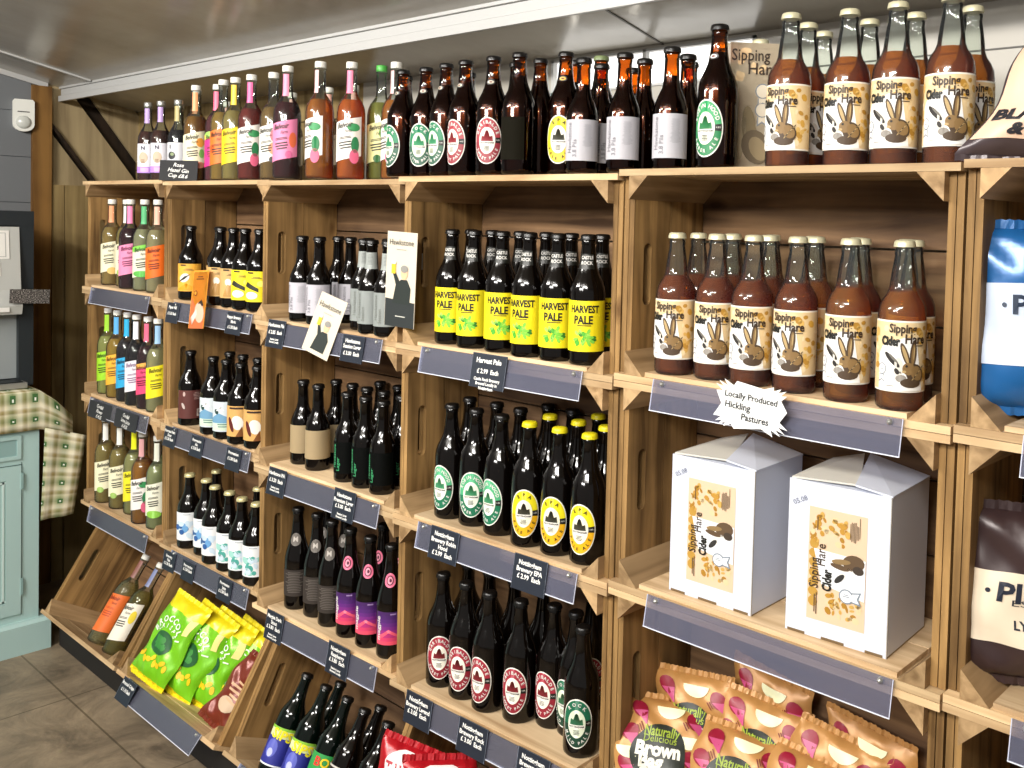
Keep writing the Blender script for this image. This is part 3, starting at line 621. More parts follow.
D['redgreen'] = Design('ale', G_GREENB, CAPK, lab_plain('#2f9a4a', .022, .112, .045, [('p', [(-.02, .022), (.02, .022), (.02, .072), (-.02, .060)], '#e8ecf4'), ('e', .008, .040, .010, .014, '#2a3a9a'), ('t', 'B', -.004, .094, .028, '#e8382a'), ('t', 'O', .014, .094, .028, '#f2d020')]))
D['blackwhite'] = Design('ale', G_DARK, CAPK, lab_plain('#241c1a', .022, .112, .045, [('p', [(-.045, .108), (.045, .108), (.045, .112), (-.045, .112)], '#cfcac2'), ('t', 'BONE', -.006, .098, .012, '#e8e4dc'), ('t', 'MERCHANT', -.002, .084, .012, '#d8d4cc'), ('l', 0, .074, .05, .0016, 2, '#b8b0a6')]))
D['leanorange'] = Design('cord', G_CLEAR, CAPW, lab_cord('#e8702c', '#8a2a0c', (), .030, .150, slant=.012, sub='#b8431a', brand=True), neck_tag('cord', '#8a5a50'), liquid('#cfc48a', .85), crown=False, name='cordial_bottle')
D['leanwhite'] = Design('cord', G_CLEAR, CAPW, lab_cord('#f2ead8', '#3a3a30', [(.026, .12, .010, .02, '#f2d83a')], .030, .145, slant=.02), neck_tag('cord', '#7a82a8'), liquid('#b8ab3c', .85), crown=False, name='cordial_bottle')

ORD = ['first', 'second', 'third', 'fourth', 'fifth', 'sixth', 'seventh', 'eighth', 'ninth', 'tenth', 'eleventh']
def ordl(i, n): return 'leftmost' if i == 0 else ('rightmost' if i == n-1 and n > 1 else ORD[i]+' from left')
def shelf_z(c, r): return TOP-r*CH+COLS[c][3]+.0197
def rowset(c, r, items, desc, group, back=False):
    n = len(items)
    for i, it in enumerate(items):
        d, x, y, dl = it
        if r: x = min(max(x, COLS[c][0]+.090), COLS[c][0]+.528)
        place(D[d], x, y, shelf_z(c, r) if r else TOP-.0005, face(x, y, dl), desc.replace('@', ordl(i, n)) if '@' in desc else desc, group)

# column 5, cider
rowset(5, 1, [('cider', 2.586, .040, -22), ('cider', 2.664, .050, -8), ('cider', 2.742, .044, -8), ('cider', 2.824, .046, -24), ('ciderlight', 2.918, .042, -10), ('ciderlight', 3.005, .041, 12)], 'gold capped cider bottle with hare label, @ of crate front row', 'cider bottles in the crate')
rowset(5, 1, [('cider', 2.562, .118, 40), ('cider', 2.644, .122, 60), ('cider', 2.724, .118, 30), ('ciderlight', 2.813, .120, -50), ('cider', 2.896, .118, 90), ('cider', 2.985, .117, 15)], 'gold capped cider bottle, @ of the second row inside its crate', 'cider bottles in the crate')
rowset(5, 1, [('cider', 2.60, .189, 0), ('cider', 2.684, .189, 0), ('cider', 2.768, .189, 0), ('cider', 2.853, .189, 0), ('cider', 2.940, .189, 0)], 'gold capped cider bottle, @ of the rear row inside its crate', 'cider bottles in the crate')
# column 4
rowset(4, 1, [('harvest', 1.988, .026, -24), ('harvest', 2.068, .020, -26), ('harvest', 2.148, .026, -4), ('harvest', 2.232, .022, -26), ('harvest', 2.306, .028, -10), ('harvest', 2.378, .036, -8)], 'dark ale bottle with yellow hop label, @ of the front row', 'yellow hop label ales')
rowset(4, 1, [('harvest', 1.940, .105, 0), ('harvest', 2.017, .112, 0), ('harvest', 2.107, .112, 0), ('harvest', 2.186, .112, 0), ('harvest', 2.258, .112, 0), ('harvest', 2.343, .112, 0)], 'dark ale bottle with white lettered neck, @ behind the yellow labels', 'yellow hop label ales')
rowset(4, 2, [('green', 1.989, .033, -42), ('green', 2.064, .038, -14), ('green', 2.146, .036, -44)], 'dark ale bottle with green oval label, @ of three beside yellow ovals', 'green oval label ales')
rowset(4, 2, [('yellow', 2.236, .030, -14), ('yellow', 2.313, .037, -22), ('yellow', 2.388, .042, -26)], 'yellow capped dark ale bottle with yellow oval label, @ of three in front', 'yellow oval label ales')
rowset(4, 2, [('green', 1.950, .110, 0), ('green', 2.040, .115, 0), ('green', 2.119, .112, 0)], 'black capped dark bottle, @ of three behind the green oval labels', 'green oval label ales')
rowset(4, 2, [('yellow', 2.211, .110, 0), ('yellow', 2.290, .113, 0), ('yellow', 2.362, .116, 0)], 'yellow capped dark bottle, @ of three behind the yellow oval labels', 'yellow oval label ales')
rowset(4, 2, [('green', 2.125, .187, 0), ('green', 2.200, .187, 0), ('yellow', 2.275, .187, 0)], 'dark bottle, @ of three at rear of oval label crate', 'oval label ales at the rear')
rowset(4, 3, [('red', 1.966, .037, -10), ('red', 2.044, .037, -26), ('red', 2.120, .037, -40), ('red', 2.198, .053, -24), ('red', 2.262, .085, -36)], 'dark ale bottle with red oval label, @ in the lowest upright crate', 'red oval label ales')
rowset(4, 3, [('dgreen', 2.318, .090, -40), ('dgreen', 2.377, .049, -14)], 'dark ale bottle with dark green oval label, @ of two beside red labels', 'dark green oval label ales')
rowset(4, 3, [('red', 1.945, .115, 0), ('red', 2.025, .118, 0), ('red', 2.105, .120, 0), ('red', 2.183, .130, 0), ('red', 2.27, .188, 0)], 'dark ale bottle, @ of those behind the red oval labels', 'red oval label ales')
# column 3
rowset(3, 1, [('hawk', 1.391, .024, -34), ('hawk', 1.478, .020, -30), ], 'brown lager bottle with pale vertical letter label, @ of two in front', 'pilsner bottles with pale labels')
rowset(3, 1, [('hawkgrey', 1.640, .040, -4), ('hawkgrey', 1.705, .018, -20), ('hawkgrey', 1.773, .016, -16)], 'brown lager bottle with grey label and grey neck, @ of three in front', 'session lager bottles with grey labels')
rowset(3, 1, [('hawk', 1.410, .115, 20), ('hawk', 1.490, .100, 10), ('hawk', 1.560, .105, -30)], 'brown lager bottle, @ of those behind the pale label bottles', 'pilsner bottles with pale labels')
rowset(3, 1, [('hawkgrey', 1.625, .117, 0), ('hawkgrey', 1.700, .112, 0), ('hawkgrey', 1.77, .100, -10)], 'brown lager bottle, @ of three behind the grey label bottles', 'session lager bottles with grey labels')
rowset(3, 2, [('kraft', 1.357, .052, -30), ('kraft', 1.439, .046, -8)], 'dark bottle with plain brown paper label, @ of two in front', 'brown paper label bottles')
rowset(3, 2, [('blacklager', 1.580, .040, -24), ('blacklager', 1.655, .041, -30), ('blacklager', 1.729, .040, -34)], 'black label lager bottle with green lettering, @ of three in front', 'black label lagers')
rowset(3, 2, [('kraft', 1.405, .118, 0), ('kraft', 1.483, .116, -20)], 'dark bottle, @ of two behind the brown paper label bottles', 'brown paper label bottles')
rowset(3, 2, [('blacklager', 1.552, .113, 0), ('blacklager', 1.622, .115, 0), ('blacklager', 1.700, .112, 0), ('blacklager', 1.775, .100, 0)], 'dark bottle, @ of four behind the black label lagers', 'black label lagers')
rowset(3, 2, [('blacklager', 1.50, .187, 0), ('blacklager', 1.58, .187, 0), ('blacklager', 1.66, .187, 0)], 'dark bottle, @ of three at the rear of black label lagers', 'black label lagers')
rowset(3, 3, [('greybadge', 1.360, .041, -16), ('greybadge', 1.439, .049, -12), ('greybadge', 1.516, .044, -20)], 'tall dark bottle with round grey neck badge, @ of three', 'grey badge bottles')
rowset(3, 3, [('purple', 1.602, .041, -20), ('purple', 1.683, .042, -14), ('purple', 1.766, .044, -8)], 'tall dark bottle with purple and pink label, @ of three in front', 'purple and pink label bottles')
rowset(3, 3, [('purple', 1.626, .118, -40), ('purple', 1.700, .118, -20)], 'tall dark bottle, @ of two behind the purple labels', 'purple and pink label bottles')
rowset(3, 3, [('greybadge', 1.37, .120, -40), ('greybadge', 1.455, .122, -20)], 'tall dark bottle, @ of two behind the grey badge bottles', 'grey badge bottles')
# column 2
rowset(2, 1, [('orange', .715, .050, -20), ('tan', .838, .078, -10), ('tan', .925, .040, -12), ('tan', 1.000, .040, -16), ('lemon', 1.074, .036, -20), ('lemon', 1.158, .040, -24)], 'dark ale bottle with orange, tan or lemon label, @ in top crate', 'ales with orange tan and lemon labels')
rowset(2, 2, [('maroon', .739, .042, 10)], 'dark ale bottle with maroon label standing at left of its crate', None)
rowset(2, 2, [('paleblue', .895, .036, -22), ('paleblue', .975, .036, -16)], 'dark ale bottle with pale blue landscape label, @ of two', 'pale blue label ales')
rowset(2, 2, [('amberart', 1.058, .036, -20), ('amberart', 1.138, .043, -16)], 'dark ale bottle with amber and white label, @ of two', 'amber and white label ales')
rowset(2, 2, [('paleblue', .83, .117, 0), ('paleblue', .911, .117, 0), ('amberart', 1.0, .117, 0), ('amberart', 1.085, .117, 0)], 'dark ale bottle, @ of four behind pale blue and amber labels', 'ales behind the front row')
rowset(2, 3, [('bluesplash', .732, .046, -14), ('bluesplash', .825, .053, -28), ('bluesplash', .910, .038, -24)], 'dark ale bottle with white label and blue splash, @ of three', 'blue splash label ales')
rowset(2, 3, [('tealsplash', .994, .040, -16), ('tealsplash', 1.074, .036, -12), ('tealsplash', 1.152, .040, -14)], 'dark ale bottle with white label and teal splash, @ of three', 'teal splash label ales')
rowset(2, 3, [('bluesplash', .745, .122, 0), ('tealsplash', 1.01, .117, 0)], 'gold capped dark bottle, @ of two behind the white splash labels', 'ales behind the splash labels')
# column 1
c1 = [('c_flower', .094, .062, -16, 'cream label and orange neck tag'), ('c_flower2', .185, .075, -20, 'cream label and pale neck'), ('c_crimson', .286, .046, -12, 'pink label and dark red juice'), ('c_mint', .392, .048, -16, 'mint and cream label, green neck tag'), ('c_ginger', .485, .050, -18, 'bright orange label')]
for (d, x, y, dl, t) in c1: place(D[d], x, y, shelf_z(1, 1), face(x, y, dl), 'cordial bottle with '+t+' in top left crate', 'cordials in the far left crates')
c1 = [('c_lime', .094, .052, -30, 'lime green label'), ('c_mango', .188, .046, -26, 'mango yellow label and blue neck tag'), ('c_blue', .272, .046, -24, 'sky blue label'), ('c_white', .358, .040, -20, 'white label and dark juice'), ('c_rose', .438, .043, -34, 'rose pink label'), ('c_lemon', .510, .043, -8, 'lemon yellow label and pale blue neck tag')]
for (d, x, y, dl, t) in c1: place(D[d], x, y, shelf_z(1, 2), face(x, y, dl), 'cordial bottle with '+t+' above handwritten tickets', 'cordials in the far left crates')
c1 = [('c_flower2', .101, .044, -10, 'cream label at left end'), ('c_flower2', .206, .050, -16, 'cream label, second from left'), ('c_yel3', .300, .060, -20, 'yellow label and yellow neck tag'), ('c_peach3', .417, .038, -26, 'amber juice and green and pink label'), ('c_green3', .505, .048, -22, 'pale green label at right end')]
for (d, x, y, dl, t) in c1: place(D[d], x, y, shelf_z(1, 3), face(x, y, dl), 'cordial bottle with '+t+' in lowest upright crate', 'cordials in the far left crates')
# ---- along the top of the crates
ZT = TOP-.0005
def top(d, x, y, dl, label, group): place(D[d], x, max(y, .034), ZT, face(x, y, dl), label, group)
G1 = 'cordials standing on top of the crates'
for d, x, y, dl, t in [('p_purple', .430, .040, -20, 'slim bottle with lilac label and purple neck, leftmost on top'), ('p_purple', .515, .044, -14, 'slim bottle with lilac label and purple neck, second on top'), ('p_black', .600, .060, -30, 'slim black bottle with white label behind the chalk sign'), ('p_green', .485, .115, 0, 'slim bottle with silver cap behind the lilac labels'),
   ('c_cream', .580, .125, -30, 'cordial with cream label, left one of the cream pair on top'), ('c_cream', .662, .085, -14, 'cordial with cream label, right one of the cream pair on top'), ('c_magenta', .745, .112, -22, 'cordial with magenta and green label on top of crates'),
   ('c_orange', .864, .072, -24, 'cordial with plain orange label on top of crates'), ('c_yellow', .944, .068, -24, 'cordial with golden yellow label on top of crates'), ('c_peach', 1.040, .066, -20, 'cordial with red juice and white fruit label on top'),
   ('c_clear', 1.135, .080, -30, 'cordial with white peach label and clear neck on top'), ('c_pink', 1.280, .040, -22, 'cordial with dark red juice and large pink label on top'), ('c_amber', 1.420, .050, -56, 'amber cordial with label turned left, on top of crates'),
   ('c_amber2', 1.485, .098, -22, 'amber cordial with pink neck tag and fruit label on top'), ('c_green', 1.505, .172, -14, 'green capped cordial with yellow and green label on top'), ('c_amber', 1.585, .160, -60, 'amber cordial half hidden behind first ale on top')]:
    top(d, x, y, dl, t, G1)
for i, (x, y) in enumerate([(.700, .165), (1.10, .155), (1.295, .150), (1.40, .160), (1.71, .10)]):
    top('c_small' if i < 4 else 't_back', x, y, 0, ['small cordial bottle behind the magenta label cordial', 'small cordial bottle behind the white peach label cordial', 'small cordial bottle behind the large pink label cordial', 'small cordial bottle behind the two amber cordials', 'dark bottle behind the green oval labels on top'][i], 'small bottles at the rear on top')
G2 = 'ales standing on top of the crates'
for d, x, y, dl, t in [('t_green', 1.777, .044, -60, 'dark ale on top with green label turned left, beside cordials'), ('t_green', 1.854, .050, -24, 'dark ale on top with green oval label facing front'), ('t_green', 1.938, .040, -52, 'dark ale on top with green label, beside the red labels'),
   ('t_red', 2.008, .036, -48, 'dark ale on top with red oval label, left of the two'), ('t_red', 2.097, .036, -18, 'dark ale on top with red oval label, right of the two'), ('t_back', 1.88, .150, 0, 'dark bottle on top behind the first red oval label'), ('t_back', 2.176, .036, -30, 'dark bottle on top with olive back label, right of red labels'),
   ('t_back', 2.082, .112, 0, 'dark bottle on top behind the right red oval label'), ('t_back', 2.160, .108, 170, 'amber necked bottle on top in front of the bright window'), ('t_yellowb', 2.262, .080, -20, 'dark bottle on top with yellow oval label half hidden'), ('t_back', 2.208, .160, 170, 'dark bottle on top behind the yellow oval label bottle'), ('t_yellow', 2.290, .152, 70, 'green capped amber bottle on top by the window'),
   ('t_robin', 2.666, .036, -34, 'large dark ale on top with green oval label beside hare carton')]:
    top(d, x, y, dl, t, G2)
G3 = 'pilsner bottles on top of the crates'
for x, y, dl, t in [(2.356, .034, -10, 'pilsner bottle with pale label on top, leftmost of the front three'), (2.459, .034, -16, 'pilsner bottle with pale label on top, middle of the front three'), (2.566, .036, -12, 'pilsner bottle with pale label on top, rightmost of the front three'),
    (2.340, .100, 30, 'pilsner bottle on top, behind left and middle front pilsners'), (2.448, .102, 120, 'amber necked pilsner bottle on top behind the middle front pilsner'), (2.545, .108, 150, 'amber necked pilsner bottle on top behind the right front pilsner'), (2.358, .172, 90, 'pilsner bottle at the rear on top, left one near window'), (2.500, .174, 90, 'pilsner bottle at the rear on top, right one near window')]:
    top('t_hawk', x, y, dl, t, G3)
G4 = 'cider bottles on top of the crates'
for i, (x, y, dl) in enumerate([(2.804, .036, -24), (2.892, .062, -10), (2.973, .058, -8), (3.056, .058, 0)]): top('cider', x, y, dl, 'cider bottle with hare label on top, '+ordl(i, 4)+' of the front four', G4)
for i, (x, y, dl) in enumerate([(2.570, .188, 0), (2.645, .190, 0), (2.789, .113, 40), (2.775, .188, 0), (2.884, .142, 60), (2.964, .138, -60), (3.052, .142, 20)]): top('cider', x, y, dl, 'cider bottle on top, '+ordl(i, 7)+' of those behind the front four', G4)

# ---------------------------------------------------------------- shelf edge strips and price tickets
def strip_mesh(x0, x1):
    b = MB(); t = math.radians(10)
    T = Matrix.Translation((0, -.004, .013)) @ Matrix.Rotation(-t, 4, 'X')
    b.box((x0, -.0016, -.053), (x1, 0, 0), G_STRIP, T); b.box((x0, -.0024, -.0545), (x1, .0002, -.053), P('#dfe3ee', .3), T); b.box((x0, -.0018, -.053), (x0+.0012, 0, 0), P('#c9cde0', .3), T); b.box((x1-.0012, -.0018, -.053), (x1, 0, 0), P('#c9cde0', .3), T)
    return b.mesh('shelf_edge_strip')
b = MB(); b.lathe([(.0045, 0), (.0045, .004), (.003, .007), (.0012, .008)], 12, SILV, Matrix.Rotation(PI/2, 4, 'X')); PIN = b.mesh('pin')
STRIP = strip_mesh(.095, .55)
def strip(c, r, label, tilt=None):
    o = bpy.data.objects.new('shelf_edge_strip', STRIP); COL.objects.link(o)
    if tilt is None:
        p, rz = col_T(c, r); o.location = (p.x, p.y, p.z); o.rotation_euler = (0, 0, rz)
    else:
        p, a = TILT[tilt]; o.location = p; o.rotation_euler = (-math.radians(a), 0, 0)
    tag(o, label, 'shelf edge strip', 'clear shelf edge strips')
    for x in (.115, .53): link('pin', PIN, o, (x, -.0035, .0065))
    return o
SN = {(1, 1): 'under top left cordials', (1, 2): 'behind the handwritten tickets', (1, 3): 'under lowest upright cordials', (2, 1): 'under orange and lemon label ales', (2, 2): 'under maroon and pale blue label ales', (2, 3): 'under white splash label ales',
      (3, 1): 'under pilsners with leaflets', (3, 2): 'under brown paper label bottles', (3, 3): 'under purple label bottles', (4, 1): 'under yellow hop label ales', (4, 2): 'under green and yellow oval label ales', (4, 3): 'under red oval label ales',
      (5, 1): 'below the crate of ciders', (5, 2): 'below the white boxes', (6, 1): 'below the blue crisp bag', (6, 2): 'below the brown crisp bag'}
for k, t in SN.items(): strip(k[0], k[1], 'clear plastic shelf edge strip '+t)
strip(0, 0, 'clear plastic strip on tilted crate of green crisp bags', 2); strip(0, 0, 'clear plastic strip on tilted crate of leaning beer bottles', 3)

TINK = P('#f4f4f0', .5)
def ticket(name, w, h, lines, T, label, tint=SLATE, hand=False):
    b = MB(); b.box((-w/2, 0, 0), (w/2, .0015, h), tint); d = Dec(); y = h-.010
    if not hand: d.rect(-w/2, 0, -w/2+.0012, h, P('#8f98a8', .4), 0).rect(w/2-.0012, 0, w/2, h, P('#8f98a8', .4), 0).rect(-w/2, h-.001, w/2, h, P('#6f7888', .4), 0)
    for t, sz in lines:
        d.text(t, 0, y-sz*.3, sz, TINK, 3, bold=.03 if not hand else .012, shear=.3 if hand else 0, maxw=w*.9, rot=-.08 if hand else 0); y -= sz*1.02
    d.into(b, flat, du=None)
    o = link(name, b.mesh(name, False)); o.matrix_world = T
    return tag(o, label, 'price ticket', 'price tickets on the shelf strips')
def tick(c, r, x, lines, label, w=.088, h=.066, z=None, rz=0, hand=False):
    p, a = col_T(c, r)
    T = Matrix.Translation((x, p.y+(x-p.x)*math.tan(a)-.019, p.z-.048 if z is None else z)) @ Matrix.Rotation(a+math.radians(rz), 4, 'Z') @ Matrix.Rotation(math.radians(-9), 4, 'X')
    return ticket('price_ticket', w, h, lines, T, label, SLATE if not hand else P('#23262b', .7), hand)
B2 = lambda a, b_, p='£ 2.99  Each': [(a, .0125), (b_, .0125), (p, .0125)]
tick(4, 1, 2.174, [('Harvest Pale', .014), ('', .007), ('£ 2.99  Each', .0125), ('', .004), ('Castle Rock Brewery', .0085), ('Brewed Locally in', .0085), ('Nottingham', .0085)], 'wide dark price ticket under the yellow hop label ales', .098, .068)
tick(4, 2, 2.052, [('Nottingham', .0125), ('Brewery Robin', .0125), ('Hood', .0125), ('£ 2.99  Each', .0125)], 'dark four line price ticket under the green oval label ales')
tick(4, 2, 2.300, B2('Nottingham', 'Brewery EPA'), 'dark price ticket under the yellow oval label ales')
tick(4, 3, 1.980, B2('Nottingham', 'Brewery Legend', '£ 3.00  Each'), 'dark price ticket under the leftmost red oval label ales', .085)
tick(4, 3, 2.150, B2('Nottingham', 'Brewery Rock', '£ 3.00  Each'), 'dark price ticket under the right red oval label ales', .085)
tick(4, 3, 2.320, B2('Nottingham', 'Brewery EPA'), 'dark ticket cut by the picture bottom under dark green oval ales', .085)
SM = [('', .006), ('Session Lager', .007), ('Brewed Locally', .007)]
tick(3, 1, 1.362, [('Hawkstone Pils', .0125), ('', .005), ('£ 2.85  Each', .0125)]+SM, 'dark price ticket left of the tilted cream leaflet', .080, .070)
tick(3, 1, 1.690, [('Hawkstone', .0125), ('Session Lager', .0125), ('', .003), ('£ 3.00  Each', .0125)], 'dark price ticket right of the tilted cream leaflet', .085, .062)
tick(3, 2, 1.375, [('Hawkstone IPA', .0125), ('', .004), ('£ 3.20  Each', .0125)]+SM, 'dark ticket under the brown paper label bottles', .080, .068)
tick(3, 2, 1.665, [('Hawkstone', .0125), ('Premium Lager', .0125), ('£ 3.00  Each', .0125)]+SM, 'dark ticket under the black label lagers', .085, .070)
tick(3, 3, 1.372, [('Magpie Dark', .0125), ('Stout', .0125), ('£ 3.80  Each', .0125)]+SM, 'dark ticket under the grey badge bottles', .078, .072)
tick(3, 3, 1.650, [('Nottingham', .0125), ('Raspberry', .0125), ('£ 3.80  Each', .0125)]+SM, 'dark ticket under the purple and pink label bottles', .085, .072)
S2 = lambda p: [('Brewery', .012), ('Ale', .012), (p, .012)]
tick(2, 1, .722, [('Paper Hill', .0125), ('', .006), ('£ 3.30 Each', .0115)], 'dark ticket left of the hanging orange leaflet', .076, .060)
tick(2, 1, 1.085, [('Pepper Brewery', .012), ('Magic', .012), ('', .003), ('£ 3.30 Each', .0115)], 'dark ticket under the lemon label ales', .082, .060)
tick(2, 2, .712, [('Progress Point', .011), ('Stout', .011), ('£ 3.30 Each', .0115)], 'dark ticket under the maroon label ale', .074, .060)
tick(2, 2, .880, [('Progression', .011), ('Ale', .011), ('£ 3.30 Each', .0115)], 'greenish dark ticket under the pale blue label ales', .074, .060)
tick(2, 2, 1.090, [('Progression', .0115), ('', .004), ('£ 3.30 Each', .0115)], 'dark ticket under the amber and white label ales', .078, .060)
tick(2, 3, .715, [('Brewery', .011), ('Pale', .011), ('£ 3.30 Each', .0115)], 'dark ticket under the leftmost blue splash label ale', .074, .056)
tick(2, 3, .835, [('Progression', .011), ('£ 3.30 Each', .0115)], 'dark ticket under the right blue splash label ales', .074, .056)
tick(2, 3, 1.050, [('Progression', .011), ('Juicy', .011), ('£ 3.30 Each', .0115)], 'dark ticket under the teal splash label ales', .076, .060)
tick(1, 2, .200, [('Cordial', .016), ('Flower', .016), ('£ 4.25', .016)], 'chalk style handwritten ticket under lime and mango cordials', .170, .056, rz=2, hand=True)
tick(1, 2, .405, [('Cordial', .016), ('Lime Juice', .016), ('£ 4.25', .016)], 'chalk style handwritten ticket under white and rose label cordials', .165, .056, rz=0, hand=True)
# ticket on the tilted crate
p, a = TILT[2]; T = Matrix.Translation(p) @ Matrix.Rotation(-math.radians(a), 4, 'X') @ Matrix.Translation((.135, -.020, -.046))
ticket('price_ticket', .085, .062, [('Broccoli Crisps', .012), ('', .004), ('£ 1.10 Each', .012)], T, 'dark ticket on the tilted crate of green crisp bags')
T = Matrix.Translation((.672, .028, ZT)) @ Matrix.Rotation(.7, 4, 'Z') @ Matrix.Rotation(math.radians(-6), 4, 'X')
ticket('chalk_sign', .115, .062, [('Rose', .016), ('Hazel Gin', .016), ('Cup £8.6', .016)], T, 'small black sign with white handwriting standing before the slim bottles', P('#17181a', .7), True)['category'] = 'sign'

# starburst sign on the cider shelf strip
b = MB(); rr = random.Random(4); pts = []
n = 19
for i in range(2*n):
    a = 2*PI*i/(2*n); k = 1.0 if i % 2 == 0 else .80
    sx, sy = .066*(abs(math.cos(a))**.35*(1 if math.cos(a) > 0 else -1)), .038*(abs(math.sin(a))**.35*(1 if math.sin(a) > 0 else -1))
    j = rr.uniform(.94, 1.06) if i % 2 == 0 else 1; pts.append((sx*k*j, sy*k*j))
b.outline(pts, [], 0, .0008, P('#f1f1ef', .6), lambda u, v, w: Vector((u, -w, v)))
d = Dec(); K = P('#16181c', .6)
d.text('Locally Produced', .0, .014, .0135, K, 4, rot=-.06, width=.094, bold=.02); d.text('Hickling', -.022, -.001, .0145, K, 4, rot=-.06, bold=.02); d.text('Pastures', .010, -.018, .0145, K, 4, rot=-.06, bold=.02)
d.into(b, flat, du=None, eps=.0004)
o = link('starburst_sign', b.mesh('starburst_sign', False), None, (2.793, -.028, TOP-CH+.002), (math.radians(-6), 0, .06)); tag(o, 'white starburst sign with black handwriting below the crate of ciders', 'sign')

# ---------------------------------------------------------------- leaflets
def leaflet(name, w, h, dec, T, label, bg, bend=.0):
    b = MB(); fn = lambda u, v, o: Vector((u, -o-bend*math.sin(v/h*PI), v))
    d = Dec().rect(-w/2, 0, w/2, h, bg, 0); d.it += dec.it
    b2 = MB(); d.into(b, fn, du=.02, dv=.03, eps=.0004); Dec().rect(-w/2, 0, w/2, h, bg, 0).into(b, lambda u, v, o: fn(u, v, -.0008), du=.02, dv=.03)
    o = link(name, b.mesh(name, False)); o.matrix_world = T; return tag(o, label, 'leaflet')
def man(s, y0, dark='#1d2622', rest='#e8b890', cx=0):
    d = Dec(); c = P(dark, .6); k = P(rest, .6)
    d.poly([(cx-.020*s, y0), (cx+.026*s, y0), (cx+.028*s, y0+.030*s), (cx+.018*s, y0+.046*s), (cx+.002*s, y0+.046*s), (cx-.012*s, y0+.036*s)], c, 2)
    d.ell(cx+.010*s, y0+.058*s, .0095*s, .0125*s, k, 3, 14); d.ell(cx+.010*s, y0+.066*s, .010*s, .007*s, P('#8c8a84', .7), 4, 12)
    d.poly([(cx-.012*s, y0+.036*s), (cx-.022*s, y0+.060*s), (cx-.014*s, y0+.060*s), (cx-.002*s, y0+.042*s)], c, 3)
    d.rect(cx-.024*s, y0+.056*s, cx-.013*s, y0+.078*s, P('#f0c832', .5), 5); d.rect(cx-.024*s, y0+.074*s, cx-.013*s, y0+.079*s, WHITE, 6)
    return d
CREAM = P('#d8cdb9', .5)
d = man(1.05, .010); d.it += Dec().text('Hawkstone', 0, .118, .019, P('#4c4a46', .5), 4, width=.078).lines(0, .100, .05, .0018, 1, P('#9a968e', .5), 3).it
leaflet('leaflet', .095, .145, d, Matrix.Translation((1.560, -.040, TOP-CH-.05)) @ Matrix.Rotation(.18, 4, 'Z') @ Matrix.Rotation(math.radians(-12), 4, 'X') @ Matrix.Rotation(math.radians(14), 4, 'Y'), 'cream leaflet with a man raising a glass, tilted against the pilsner shelf', CREAM)
d = Dec().poly([(-.045, 0), (.045, 0), (.045, .055), (-.045, .060)], P('#23292a', .6), 1).lines(.004, .022, .05, .002, 1, P('#c9c9c0', .5), 4); d.it += man(1.15, .050).it; d.it += Dec().text('Hawkstone', 0, .182, .018, P('#4c4a46', .5), 4, width=.074).lines(0, .166, .05, .0018, 1, P('#9a968e', .5), 3).it
leaflet('leaflet', .092, .205, d, Matrix.Translation((1.886, -.034, TOP-CH+.045)) @ Matrix.Rotation(.12, 4, 'Z') @ Matrix.Rotation(math.radians(2), 4, 'Y'), 'tall leaflet with dark lower half pinned between two crates beside pilsners', CREAM)
d = Dec().rect(-.035, .0, .035, .16, P('#e89a2c', .5), 0).poly([(-.035, 0), (.035, 0), (.035, .05), (-.01, .06), (-.035, .09)], P('#c96a3a', .5), 1).ell(.01, .045, .022, .03, P('#e8b8a0', .5), 2, 16, rot=.4).poly([(.0, .07), (.016, .082), (.028, .066), (.022, .062), (.012, .070)], P('#2a2018', .5), 3).ell(-.016, .10, .008, .008, P('#7a3a14', .5), 3, 12).ell(-.016, .10, .005, .005, P('#e89a2c', .5), 4, 12).poly([(-.03, .03), (-.005, .055), (.0, .04), (-.02, .01)], P('#f0d8c8', .5), 3).lines(0, .145, .04, .003, 2, P('#6a3a10', .5), 3)
leaflet('leaflet', .075, .165, d, Matrix.Translation((.925, -.030, TOP-CH-.047)) @ Matrix.Rotation(.1, 4, 'Z') @ Matrix.Rotation(math.radians(-8), 4, 'X') @ Matrix.Rotation(math.radians(-4), 4, 'Y'), 'orange picture leaflet hanging in front of orange label ales', P('#e89a2c', .5))

